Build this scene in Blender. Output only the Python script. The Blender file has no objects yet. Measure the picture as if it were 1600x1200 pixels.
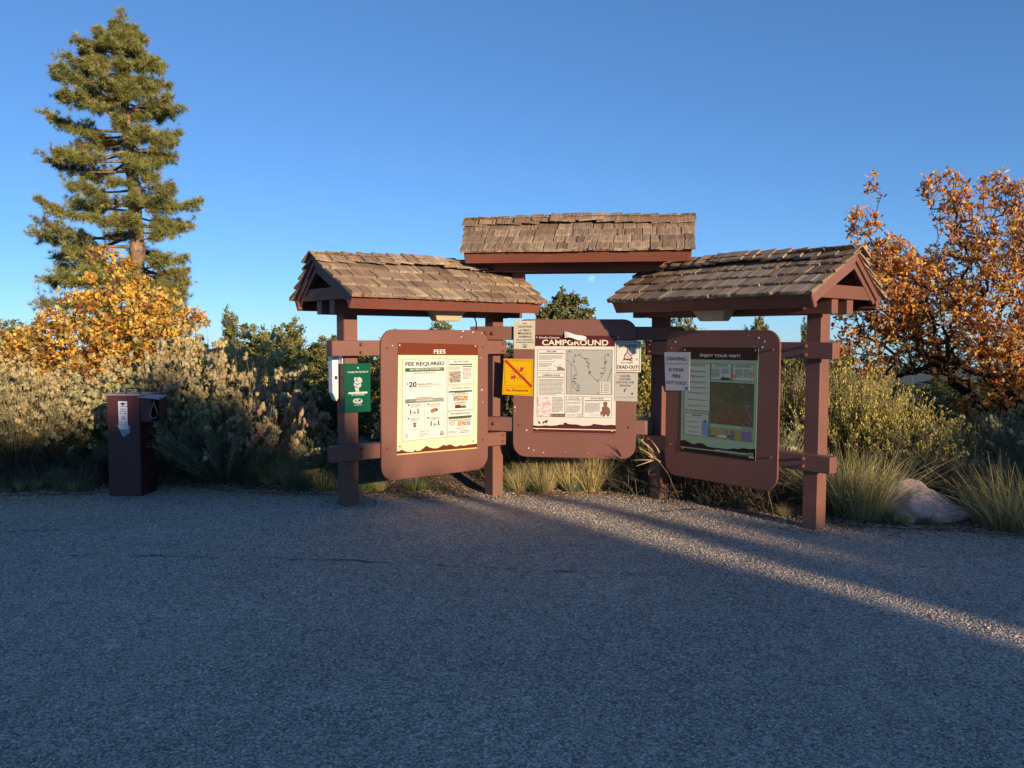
import bpy, math, random
import numpy as np
from mathutils import Vector, Matrix
R = math.radians
random.seed(7)
sc = bpy.context.scene
col = sc.collection

# ------------------------------------------------------------------ camera, sky, sun, exposure
CAM_H, F_PX, PITCH, ROLL = 1.6, 1266.5, 0.0578, 0.0031
cd = bpy.data.cameras.new('camera')
cam = bpy.data.objects.new('camera', cd)
col.objects.link(cam)
cam.location = (0, 0, CAM_H)
cd.sensor_width = 36.0
cd.lens = F_PX / 1600 * 36.0
cd.clip_end = 20000
cam.rotation_euler = (Matrix.Rotation(R(90) - PITCH, 3, 'X') @ Matrix.Rotation(ROLL, 3, 'Z')).to_euler()
sc.camera = cam

SUN_EL = R(11.3)
SUN_H = Vector((0.565, -0.825)).normalized()
SUN = Vector((SUN_H.x * math.cos(SUN_EL), SUN_H.y * math.cos(SUN_EL), math.sin(SUN_EL)))
world = bpy.data.worlds.new('World')
sc.world = world
world.use_nodes = True
wt = world.node_tree
bg = wt.nodes['Background']
sky = wt.nodes.new('ShaderNodeTexSky')
sky.sky_type = 'NISHITA'
sky.sun_disc = False
sky.sun_elevation = SUN_EL
sky.sun_rotation = math.atan2(SUN_H.x, SUN_H.y)
sky.altitude = 3000
sky.air_density = 1.0
sky.dust_density = 0.0
sky.ozone_density = 4.0
gam = wt.nodes.new('ShaderNodeGamma'); gam.inputs[1].default_value = 0.75   # camera tone curve of the photo's sky
tin = wt.nodes.new('ShaderNodeMix'); tin.data_type = 'RGBA'; tin.blend_type = 'MULTIPLY'; tin.inputs[0].default_value = 1
tin.inputs[7].default_value = (0.60, 0.82, 1.04, 1)
wt.links.new(sky.outputs[0], gam.inputs[0]); wt.links.new(gam.outputs[0], tin.inputs[6]); wt.links.new(tin.outputs[2], bg.inputs[0])
bg.inputs[1].default_value = 0.123
ld = bpy.data.lights.new('sun', 'SUN')
ld.energy = 3.55
ld.angle = R(0.53)
ld.color = (1.0, 0.80, 0.56)
lo = bpy.data.objects.new('sun', ld)
col.objects.link(lo)
lo.rotation_euler = SUN.to_track_quat('Z', 'Y').to_euler()
lo.location = (20, -30, 20)
sc.view_settings.view_transform = 'Standard'
sc.view_settings.look = 'None'
sc.view_settings.gamma = 1.0
sc.view_settings.use_curve_mapping = False
sc.view_settings.exposure = 0.97
sc.render.engine = 'CYCLES'
sc.cycles.max_bounces = 6
sc.cycles.diffuse_bounces = 3
sc.cycles.transparent_max_bounces = 8

# ------------------------------------------------------------------ helpers
def lin(h):
    c = [int(h[i:i + 2], 16) / 255 for i in (0, 2, 4)]
    return tuple((x / 12.92 if x <= .04045 else ((x + .055) / 1.055) ** 2.4) for x in c)

def put(name, data=None, parent=None, label=None, cat=None, group=None, kind=None):
    o = bpy.data.objects.new(name, data)
    col.objects.link(o)
    if parent: o.parent = parent
    if label: o['label'] = label
    if cat: o['category'] = cat
    if group: o['group'] = group
    if kind: o['kind'] = kind
    return o

class MB:
    """collects polygons for one mesh"""
    def __init__(s): s.v = []; s.f = []
    def poly(s, pts):
        i = len(s.v); s.v += [tuple(p) for p in pts]; s.f.append(tuple(range(i, i + len(pts))))
    def box(s, x0, x1, y0, y1, z0, z1):
        i = len(s.v)
        s.v += [(x, y, z) for x in (x0, x1) for y in (y0, y1) for z in (z0, z1)]
        s.f += [tuple(i + k for k in q) for q in ((0, 1, 3, 2), (4, 6, 7, 5), (0, 4, 5, 1), (2, 3, 7, 6), (0, 2, 6, 4), (1, 5, 7, 3))]
        return s
    def prism(s, pts, d):
        """pts: 3-D loop, extruded by vector d"""
        n = len(pts); i = len(s.v)
        s.v += [tuple(p) for p in pts] + [tuple(Vector(p) + Vector(d)) for p in pts]
        s.f.append(tuple(range(i, i + n))); s.f.append(tuple(range(i + 2 * n - 1, i + n - 1, -1)))
        for k in range(n): s.f.append((i + k, i + n + k, i + n + (k + 1) % n, i + (k + 1) % n))
        return s
    def tube(s, pts, r, n=6, cap=True):
        pts = [Vector(p) for p in pts]; rs = r if isinstance(r, (list, tuple)) else [r] * len(pts)
        i = len(s.v)
        for k, p in enumerate(pts):
            t = (pts[min(k + 1, len(pts) - 1)] - pts[max(k - 1, 0)]).normalized()
            a = t.cross(Vector((0, 0, 1)) if abs(t.z) < .9 else Vector((1, 0, 0))).normalized(); b = t.cross(a)
            for j in range(n):
                w = 2 * math.pi * j / n
                s.v.append(tuple(p + a * (math.cos(w) * rs[k]) + b * (math.sin(w) * rs[k])))
        for k in range(len(pts) - 1):
            for j in range(n):
                j2 = (j + 1) % n
                s.f.append((i + k * n + j, i + k * n + j2, i + (k + 1) * n + j2, i + (k + 1) * n + j))
        if cap:
            s.f.append(tuple(i + j for j in range(n - 1, -1, -1))); m = i + (len(pts) - 1) * n
            s.f.append(tuple(m + j for j in range(n)))
        return s
    def mesh(s, name, m, bevel=0, smooth=False):
        me = bpy.data.meshes.new(name)
        me.from_pydata(s.v, [], s.f)
        if bevel:
            import bmesh
            bm = bmesh.new(); bm.from_mesh(me)
            bmesh.ops.recalc_face_normals(bm, faces=bm.faces)
            bmesh.ops.bevel(bm, geom=[e for e in bm.edges if e.calc_face_angle(0) > .6], offset=bevel, segments=1, affect='EDGES')
            bm.to_mesh(me); bm.free()
        me.materials.append(m)
        if smooth: me.polygons.foreach_set('use_smooth', [True] * len(me.polygons))
        me.update()
        return me
    def obj(s, name, m, parent=None, bevel=0, smooth=False, **k):
        return put(name, s.mesh(name, m, bevel, smooth), parent, **k)

def fast_mesh(name, v, f, m, tint=None, smooth=False):
    """v (n,3) float, f (k,3) int, tint (n,3)"""
    me = bpy.data.meshes.new(name)
    v = np.asarray(v, np.float32); f = np.asarray(f, np.int32)
    me.vertices.add(len(v)); me.vertices.foreach_set('co', v.ravel())
    me.loops.add(f.size); me.loops.foreach_set('vertex_index', f.ravel())
    me.polygons.add(len(f)); me.polygons.foreach_set('loop_start', np.arange(0, f.size, f.shape[1], dtype=np.int32))
    if smooth: me.polygons.foreach_set('use_smooth', np.ones(len(f), bool))
    me.update(calc_edges=True)
    if tint is not None:
        a = me.attributes.new('tint', 'FLOAT_COLOR', 'POINT')
        c = np.ones((len(v), 4), np.float32); c[:, :3] = tint
        a.data.foreach_set('color', c.ravel())
    me.materials.append(m)
    return me

# ------------------------------------------------------------------ materials
def new_mat(name):
    m = bpy.data.materials.new(name); m.use_nodes = True
    nt = m.node_tree; b = nt.nodes['Principled BSDF']
    return m, nt, b
def nd(nt, t, **k):
    n = nt.nodes.new('ShaderNode' + t)
    for a, b in k.items(): setattr(n, a, b)
    return n
def coords(nt, scale=(1, 1, 1), src='Object'):
    tc = nd(nt, 'TexCoord'); mp = nd(nt, 'Mapping'); mp.inputs['Scale'].default_value = scale
    nt.links.new(tc.outputs[src], mp.inputs[0]); return mp.outputs[0]
def noise(nt, vec, scale, detail=4, rough=.6):
    n = nd(nt, 'TexNoise'); n.inputs['Scale'].default_value = scale; n.inputs['Detail'].default_value = detail; n.inputs['Roughness'].default_value = rough
    nt.links.new(vec, n.inputs['Vector']); return n.outputs['Fac']
def ramp(nt, fac, stops):
    r = nd(nt, 'ValToRGB'); e = r.color_ramp.elements
    while len(e) < len(stops): e.new(.5)
    for i, (p, c) in enumerate(stops):
        e[i].position = p; e[i].color = (*c, 1)
    nt.links.new(fac, r.inputs[0]); return r.outputs[0]
def mix(nt, fac, a, b, blend='MIX'):
    m = nd(nt, 'Mix', data_type='RGBA', blend_type=blend)
    for s, x in ((0, fac), (6, a), (7, b)):
        if hasattr(x, 'links'): nt.links.new(x, m.inputs[s])
        else: m.inputs[s].default_value = x if s == 0 else (*x[:3], 1)
    return m.outputs[2]
def bump(nt, b, h, strength, dist=.01):
    n = nd(nt, 'Bump'); n.inputs['Strength'].default_value = strength; n.inputs['Distance'].default_value = dist
    nt.links.new(h, n.inputs['Height']); nt.links.new(n.outputs[0], b.inputs['Normal']); return n

def paint(name, c, rough=.55, var=.25, grain=True):
    m, nt, b = new_mat(name)
    v = coords(nt)
    big = noise(nt, v, 2.3, 5)
    c1 = tuple(x * (1 - var) for x in c); c2 = tuple(min(1, x * (1 + var)) for x in c)
    cc = ramp(nt, big, [(.3, c1), (.72, c2)])
    v2 = coords(nt, (3, 40, 40))
    fine = noise(nt, v2, 6, 3)
    cc = mix(nt, .35, cc, ramp(nt, fine, [(.3, tuple(x * .75 for x in c)), (.75, tuple(x * 1.2 for x in c))]))
    # worn, chalky patches and small dark checks in the paint
    wear = noise(nt, coords(nt, (1, 1, .35)), 7, 8, .75)
    cc = mix(nt, ramp(nt, wear, [(.60, (0, 0, 0)), (.72, (.45, .45, .45))]), cc, tuple(min(1, x * 1.15 + .05) for x in c))
    if grain:
        ck = noise(nt, coords(nt, (1.5, 60, 60) if 'fascia' in name else (22, 22, 1.2)), 2.4, 3, .5)
        cc = mix(nt, ramp(nt, ck, [(.27, (.8, .8, .8)), (.31, (0, 0, 0))]), cc, tuple(x * .22 for x in c))
        ge = nd(nt, 'NewGeometry'); sz = nd(nt, 'SeparateXYZ'); nt.links.new(ge.outputs['Position'], sz.inputs[0])
        dn = nd(nt, 'Math', operation='MULTIPLY_ADD'); nt.links.new(wear, dn.inputs[0]); dn.inputs[1].default_value = -.13; nt.links.new(sz.outputs[2], dn.inputs[2])
        cc = mix(nt, ramp(nt, dn.outputs[0], [(0, (.38, .38, .38)), (.12, (0, 0, 0))]), cc, (.17, .12, .09))
    nt.links.new(cc, b.inputs['Base Color'])
    b.inputs['Roughness'].default_value = rough
    bump(nt, b, fine, .25 if grain else .05, .004)
    return m

def flat(name, c, rough=.6, var=.08, spec=.5):
    m, nt, b = new_mat(name)
    n = noise(nt, coords(nt), 9, 4)
    nt.links.new(ramp(nt, n, [(.3, tuple(x * (1 - var) for x in c)), (.7, tuple(min(1, x * (1 + var)) for x in c))]), b.inputs['Base Color'])
    b.inputs['Roughness'].default_value = rough
    b.inputs['Specular IOR Level'].default_value = spec
    return m

def leafy(name, c=(1, 1, 1), trans=.25, rough=.6, spec=.25):
    m, nt, b = new_mat(name)
    at = nd(nt, 'Attribute', attribute_name='tint')
    cc = mix(nt, 1, at.outputs['Color'], c, 'MULTIPLY')
    nt.links.new(cc, b.inputs['Base Color']); b.inputs['Roughness'].default_value = rough
    b.inputs['Specular IOR Level'].default_value = spec
    if trans:
        t = nd(nt, 'BsdfTranslucent'); nt.links.new(cc, t.inputs[0])
        ms = nd(nt, 'MixShader'); ms.inputs[0].default_value = trans
        nt.links.new(b.outputs[0], ms.inputs[1]); nt.links.new(t.outputs[0], ms.inputs[2])
        nt.links.new(ms.outputs[0], nt.nodes['Material Output'].inputs[0])
    return m

BROWN = (0.185, 0.074, 0.051)
M = {}
M['brown'] = paint('brown_wood_paint', BROWN, .55, .16)
M['board'] = paint('brown_board_paint', (0.178, 0.070, 0.050), .5, .10, False)
M['fascia'] = paint('red_brown_fascia_paint', (0.205, 0.064, 0.040), .6, .22)
M['iron'] = paint('dark_maroon_steel', (0.085, 0.022, 0.022), .45, .2, False)
M['lamp'] = flat('cream_diffuser', (.50, .42, .26), .35)
M['bolt'] = flat('painted_bolt', (.20, .07, .045), .35)
M['white_plastic'] = flat('white_plastic', (.72, .72, .70), .4)
M['black'] = flat('black_rubber', (.012, .012, .014), .5)
M['steel'] = flat('dull_steel', (.22, .22, .25), .35)
M['wire'] = flat('pale_wire', (.40, .34, .25), .4)
M['patch'] = flat('torn_sticker_residue', (.30, .33, .38), .6)

def shingle_mat():
    m, nt, b = new_mat('weathered_cedar_shingle')
    oi = nd(nt, 'ObjectInfo')
    tc = nd(nt, 'TexCoord')
    add = nd(nt, 'VectorMath', operation='ADD'); sc_ = nd(nt, 'VectorMath', operation='SCALE')
    comb = nd(nt, 'CombineXYZ'); 
    nt.links.new(oi.outputs['Random'], comb.inputs[0]); nt.links.new(oi.outputs['Random'], comb.inputs[2])
    sc_.inputs['Scale'].default_value = 30
    nt.links.new(comb.outputs[0], sc_.inputs[0]); nt.links.new(tc.outputs['Object'], add.inputs[0]); nt.links.new(sc_.outputs[0], add.inputs[1])
    mp = nd(nt, 'Mapping'); mp.inputs['Scale'].default_value = (1, .05, 1); nt.links.new(add.outputs[0], mp.inputs[0])
    g = noise(nt, mp.outputs[0], 22, 5, .7)
    mp2 = nd(nt, 'Mapping'); mp2.inputs['Scale'].default_value = (1, .3, 1); nt.links.new(add.outputs[0], mp2.inputs[0])
    g2 = noise(nt, mp2.outputs[0], 3, 4, .6)
    base = ramp(nt, oi.outputs['Random'], [(0, (.20, .125, .08)), (.2, (.42, .29, .185)), (.4, (.28, .20, .14)), (.6, (.47, .345, .23)), (.8, (.31, .185, .11)), (1, (.54, .41, .285))])
    grain = ramp(nt, g, [(.34, (.18, .16, .15)), (.47, (.72, .70, .68)), (.66, (1.35, 1.30, 1.24))])
    c = mix(nt, 1, base, grain, 'MULTIPLY')
    c = mix(nt, ramp(nt, g2, [(.45, (0, 0, 0)), (.75, (.6, .6, .6))]), c, (.10, .085, .075))
    nt.links.new(c, b.inputs['Base Color']); b.inputs['Roughness'].default_value = .85
    bump(nt, b, g, .6, .006)
    return m
M['shingle'] = shingle_mat()

# ------------------------------------------------------------------ ground
rng = np.random.default_rng(11)
EX = np.array([-40, -9, -6.5, -5.1, -4.4, -4.0, -3.5, -3.0, -2.25, -1.6, -1.25, -.7, -.25, .3, .65, 1.0, 1.27, 1.81, 2.24, 2.68, 3.21, 3.68, 4.1, 6, 9, 40])
EY = np.array([9.5, 8.8, 8.3, 8.15, 8.12, 8.3, 8.62, 8.42, 8.1, 7.93, 7.9, 7.98, 8.35, 8.48, 8.46, 8.4, 8.22, 7.8, 7.3, 6.92, 6.84, 6.74, 6.58, 6.0, 5.4, 4.5])
def edge(x): return np.interp(x, EX, EY) + .03 * np.sin(np.asarray(x) * 9.1) + .02 * np.sin(np.asarray(x) * 23.7 + 1)
def zlot(x, y):
    x = np.asarray(x, float); y = np.asarray(y, float)
    z = .085 * np.exp(-((x + 1.5) ** 2) / 1.2 - ((y - 7.3) ** 2) / 1.0)
    z = z - .05 * np.exp(-((x - .1) ** 2) / 1.5 - ((y - 8.4) ** 2) / .6)
    z = z + .012 * np.sin(x * 1.3 + .5) * np.sin(y * .9)
    return z
def zg(x, y):
    x = np.asarray(x, float); y = np.asarray(y, float)
    d = y - edge(x)
    t = np.clip((d - .04) / .5, 0, 1)
    soil = .03 * t + .09 * np.exp(-((x + .9) ** 2) / .6 - ((d - 1.1) ** 2) / .25) * t + .03 * np.sin(x * 2.1) * np.sin(y * 1.7) * t
    far = np.clip(y - 16, 0, None)
    hyp = np.clip(np.hypot(x, y) - 14, 0, None)
    back = -np.clip(far * .05, 0, 330) - .3 * (1 - np.exp(-far / 8))
    hills = np.where(hyp > 600, 1, 0) * np.clip((hyp - 600) / 2500, 0, 1) * (12 + 9 * np.sin(x * .0012 + 1) + 5 * np.sin(x * .0041))
    side = .02 * np.sin(x * .2) * np.clip(hyp / 10, 0, 3)
    return zlot(x, y) * (1 - t * .3) + soil + back + hills + side
def gz(x, y): return float(zg(x, y))

def gravel_mat():
    m, nt, b = new_mat('chip_seal_gravel')
    v = coords(nt)
    dn = nd(nt, 'TexNoise'); dn.inputs['Scale'].default_value = 60; nt.links.new(v, dn.inputs['Vector'])
    vv = nd(nt, 'VectorMath', operation='MULTIPLY_ADD'); vv.inputs[1].default_value = (.008,) * 3
    nt.links.new(dn.outputs['Color'], vv.inputs[0]); nt.links.new(v, vv.inputs[2])
    vo = nd(nt, 'TexVoronoi'); vo.inputs['Scale'].default_value = 66; nt.links.new(vv.outputs[0], vo.inputs['Vector'])
    sep = nd(nt, 'SeparateColor'); nt.links.new(vo.outputs['Color'], sep.inputs[0])
    stone = ramp(nt, sep.outputs[0], [(0, (.30, .25, .20)), (.25, (.51, .42, .34)), (.6, (.64, .53, .43)), (.85, (.74, .62, .51)), (1, (.84, .73, .61))])
    gap = ramp(nt, vo.outputs['Distance'], [(.35, (1, 1, 1)), (.62, (.5, .49, .48))])
    c = mix(nt, 1, stone, gap, 'MULTIPLY')
    big = noise(nt, v, .55, 6, .62)
    c = mix(nt, 1, c, ramp(nt, big, [(.3, (.78, .78, .78)), (.7, (1.18, 1.16, 1.13))]), 'MULTIPLY')
    mid = noise(nt, v, 5, 5, .7)
    c = mix(nt, 1, c, ramp(nt, mid, [(.3, (.84, .84, .84)), (.7, (1.12, 1.12, 1.12))]), 'MULTIPLY')
    tar = noise(nt, coords(nt, (.5, 2.2, 1)), 1.6, 8, .75)
    c = mix(nt, ramp(nt, tar, [(.60, (0, 0, 0)), (.72, (.6, .6, .6))]), c, (.10, .095, .09))
    dust = noise(nt, coords(nt, (1, 1, 1)), .9, 7, .7)
    c = mix(nt, ramp(nt, dust, [(.52, (0, 0, 0)), (.70, (.32, .32, .32))]), c, (.50, .40, .30))
    oil = nd(nt, 'TexVoronoi'); oil.inputs['Scale'].default_value = .45; nt.links.new(coords(nt), oil.inputs['Vector'])
    on = nd(nt, 'Math', operation='MULTIPLY_ADD'); nt.links.new(mid, on.inputs[0]); on.inputs[1].default_value = .12; nt.links.new(oil.outputs['Distance'], on.inputs[2])
    c = mix(nt, ramp(nt, on.outputs[0], [(.14, (.42, .42, .42)), (.20, (0, 0, 0))]), c, (.12, .11, .105))
    nt.links.new(c, b.inputs['Base Color']); b.inputs['Roughness'].default_value = .8
    h = nd(nt, 'Math', operation='MULTIPLY_ADD'); nt.links.new(vo.outputs['Distance'], h.inputs[0]); h.inputs[1].default_value = -1.0
    nt.links.new(sep.outputs[1], h.inputs[2])
    bump(nt, b, h.outputs[0], 1.0, .009)
    return m
def soil_mat():
    m, nt, b = new_mat('dry_soil_and_litter')
    v = coords(nt)
    n1 = noise(nt, v, 34, 6, .75); n2 = noise(nt, v, 1.1, 5, .6)
    c = ramp(nt, n1, [(.28, (.035, .022, .015)), (.5, (.11, .065, .042)), (.75, (.22, .135, .085))])
    c = mix(nt, ramp(nt, n2, [(.4, (0, 0, 0)), (.62, (.7, .7, .7))]), c, (.10, .095, .05))
    tc = nd(nt, 'TexCoord'); ln = nd(nt, 'VectorMath', operation='LENGTH'); nt.links.new(tc.outputs['Object'], ln.inputs[0])
    mr = nd(nt, 'MapRange'); mr.inputs[1].default_value = 14; mr.inputs[2].default_value = 60; nt.links.new(ln.outputs['Value'], mr.inputs[0])
    wood_ = ramp(nt, noise(nt, coords(nt), .05, 6, .7), [(.35, (.045, .055, .035)), (.65, (.085, .09, .055))])
    c = mix(nt, mr.outputs[0], c, wood_)
    nt.links.new(c, b.inputs['Base Color']); b.inputs['Roughness'].default_value = .95
    bump(nt, b, n1, .9, .03)
    return m
M['gravel'] = gravel_mat(); M['soil'] = soil_mat()

def grid_mesh(name, X, Y, Z, m):
    ny, nx = X.shape
    v = np.stack([X, Y, Z], -1).reshape(-1, 3)
    i = np.arange((ny - 1) * nx).reshape(ny - 1, nx)[:, :-1].ravel()
    f = np.stack([i, i + 1, i + nx + 1, i + nx], 1)
    return fast_mesh(name, v, f, m, smooth=True)
# terrain: one sheet to the horizon
a = np.concatenate([-np.geomspace(6000, 12, 46), np.linspace(-11.5, 11.5, 150), np.geomspace(12, 6000, 46)])
bb = np.concatenate([-np.geomspace(3000, 8, 30), np.linspace(-7.5, 5.4, 28), np.linspace(5.5, 11, 150), np.geomspace(11.2, 9000, 80)])
X, Y = np.meshgrid(a, bb)
Z = zg(X, Y)
inside = np.clip((edge(X) + .02 - Y) / .1, 0, 1)
Z = Z - .06 * inside
put('ground', grid_mesh('ground', X, Y, Z, M['soil']), kind='structure')
# lot
xs = np.concatenate([np.linspace(-28, -6.1, 60), np.linspace(-6, 6, 260), np.linspace(6.1, 28, 60)])
ts = np.concatenate([np.linspace(0, .6, 40)[:-1], np.linspace(.6, 1, 70)])
Xl = np.repeat(xs[None], len(ts), 0); E_ = edge(xs)[None]
Yl = -6 + (E_ + 6) * ts[:, None]
Zl = zlot(Xl, Yl) + .003 * np.sin(Xl * 31 + 3 * np.sin(Yl * 17)) * np.sin(Yl * 29)
Zl[-1] -= .02
put('gravel_lot', grid_mesh('gravel_lot', Xl, Yl, Zl, M['gravel']), kind='structure')

# loose stones of the chip seal
def stones(name, n, pts, smin, smax, cols, mat, flatn=.6, **k):
    base = np.array([(1, 0, 0), (.1, 1, .1), (-1, .1, 0), (0, -1, -.1), (.1, .1, 1), (0, 0, -1)], float)
    tri = np.array([(0, 1, 4), (1, 2, 4), (2, 3, 4), (3, 0, 4), (1, 0, 5), (2, 1, 5), (3, 2, 5), (0, 3, 5)])
    s = rng.uniform(smin, smax, n)[:, None, None]
    v = base[None] * rng.uniform(.6, 1.25, (n, 6, 1)) * s
    v[:, :, 2] *= flatn
    an = rng.uniform(0, 6.28, n)[:, None]
    x = v[:, :, 0] * np.cos(an) - v[:, :, 1] * np.sin(an); y = v[:, :, 0] * np.sin(an) + v[:, :, 1] * np.cos(an)
    v = np.stack([x, y, v[:, :, 2]], -1) + pts[:, None, :]
    f = tri[None] + (np.arange(n) * 6)[:, None, None]
    c = np.array(cols)[rng.integers(0, len(cols), n)] * rng.uniform(.75, 1.25, (n, 1))
    me = fast_mesh(name, v.reshape(-1, 3), f.reshape(-1, 3), mat, np.repeat(c, 6, 0))
    return put(name, me, **k)
M['stone'] = leafy('loose_stone', trans=0, rough=.8)
n = 90000
y = 2.6 + 6.2 * rng.beta(1.0, 1.25, n); x = rng.uniform(-1, 1, n) * (y * .68 + .3)
ok = y < edge(x) + .04; x, y = x[ok], y[ok]
p = np.stack([x, y, zlot(x, y) + .001], -1)
stones('loose_gravel', len(p), p, .0035, .0085, [(.58, .48, .38), (.64, .53, .43), (.46, .38, .30), (.72, .61, .50), (.56, .44, .33)], M['stone'], kind='stuff', label='loose grey gravel chips scattered over the whole parking lot surface', cat='gravel')
# litter: chips, needles and dead leaves behind the lot edge
n = 26000
x = rng.uniform(-6.5, 6, n); d = rng.exponential(.9, n) - .12
y = np.interp(x, EX, EY) + d
p = np.stack([x, y, zg(x, y) + .004], -1)
stones('leaf_litter', n, p, .006, .022, [(.14, .07, .04), (.22, .12, .07), (.28, .18, .11), (.09, .05, .03), (.32, .22, .13), (.18, .09, .05)], M['stone'], .3, kind='stuff', label='reddish brown bark chips and dead leaves on the soil behind the gravel edge', cat='leaf litter')
n = 5600
x = rng.uniform(-6.5, 5, n); y = edge(x) - rng.exponential(.16, n) + .02; y[:160] = rng.uniform(3, 8, 160)
p = np.stack([x, y, zlot(x, y) + .004], -1)
stones('drifted_leaves', n, p, .006, .016, [(.30, .17, .08), (.40, .24, .11), (.18, .10, .06), (.46, .33, .18)], M['stone'], .3, kind='stuff', label='small brown leaves and grit drifted along the far edge of the gravel', cat='leaf litter')
n = 8000
x = rng.uniform(-6.5, 5, n); y = edge(x) + rng.exponential(.16, n) * (1 + np.sin(x * 5.3)) - .04
for j, (cx_, cy_) in enumerate([(-1.48, 7.3), (-.2, 8.35), (1.47, 8.0), (2.5, 6.72), (-3.83, 8.13)]):
    s0 = slice(j * 330, (j + 1) * 330); a_ = rng.uniform(0, 6.28, 330); r0 = rng.uniform(.09, .26, 330) + (.12 if j == 4 else 0)
    x[s0] = cx_ + r0 * np.cos(a_); y[s0] = cy_ + r0 * np.sin(a_)
p = np.stack([x, y, np.maximum(zg(x, y), zlot(x, y)) + .005], -1)
stones('spilled_gravel', n, p, .005, .013, [(.36, .32, .28), (.26, .23, .20), (.46, .40, .34), (.26, .18, .13)], M['stone'], kind='stuff', label='loose pebbles spilled over the crumbling edge onto the soil', cat='gravel')
# crack lines and old tyre marks in the lot
M['crack'] = flat('dark_crack_filler', (.045, .043, .042), .9)
def crack(pts, w, nseg=70):
    pts = np.array(pts, float); t = np.linspace(0, len(pts) - 1, nseg)
    x = np.interp(t, range(len(pts)), pts[:, 0]) + rng.normal(0, .012, nseg); y = np.interp(t, range(len(pts)), pts[:, 1]) + rng.normal(0, .014, nseg)
    ww = w * rng.uniform(.0, 1, nseg) ** 2
    z = zlot(x, y) + .0065
    v = np.concatenate([np.stack([x, y - ww, z], -1), np.stack([x, y + ww, z], -1)])
    i = np.arange(nseg - 1); f = np.stack([i, i + 1, i + 1 + nseg, i + nseg], 1)
    return fast_mesh('crack', v, f, M['crack'])
for q, w in (([(-3.4, 5.85), (-2.2, 5.75), (-.9, 5.62), (.1, 5.5), (1.2, 5.4)], .010), ([(-4.6, 6.3), (-4.1, 6.55), (-3.7, 6.6)], .012), ([(1.25, 7.3), (1.5, 7.42), (1.75, 7.5)], .014)):
    put('crack', crack(q, w), kind='structure')

# ------------------------------------------------------------------ the kiosk
FR = [((-.7054, 7.6389), .6955, .2893), ((.6141, 8.0084), -.1496, .4012), ((1.8583, 7.2676), -.883, .292)]
PW, PH = 1.22, 1.3766
kiosk = put('information_kiosk', None, None, 'brown timber three board information kiosk under three small cedar shingle roofs', 'kiosk')
kiosk.location = (.6, 7.8, 0)
def fr_place(o, k):
    (x, y), th, _ = FR[k]
    o.matrix_parent_inverse = Matrix.Identity(4)
    o.location = (x - kiosk.location.x, y - kiosk.location.y, 0) if o.parent == kiosk else (x, y, 0)
    o.rotation_euler = (0, 0, th)
    return o
def kpart(mb, name, k, m, bevel=.004, **kw):
    return fr_place(mb.obj(name, m, kiosk, bevel, **kw), k)

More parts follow.
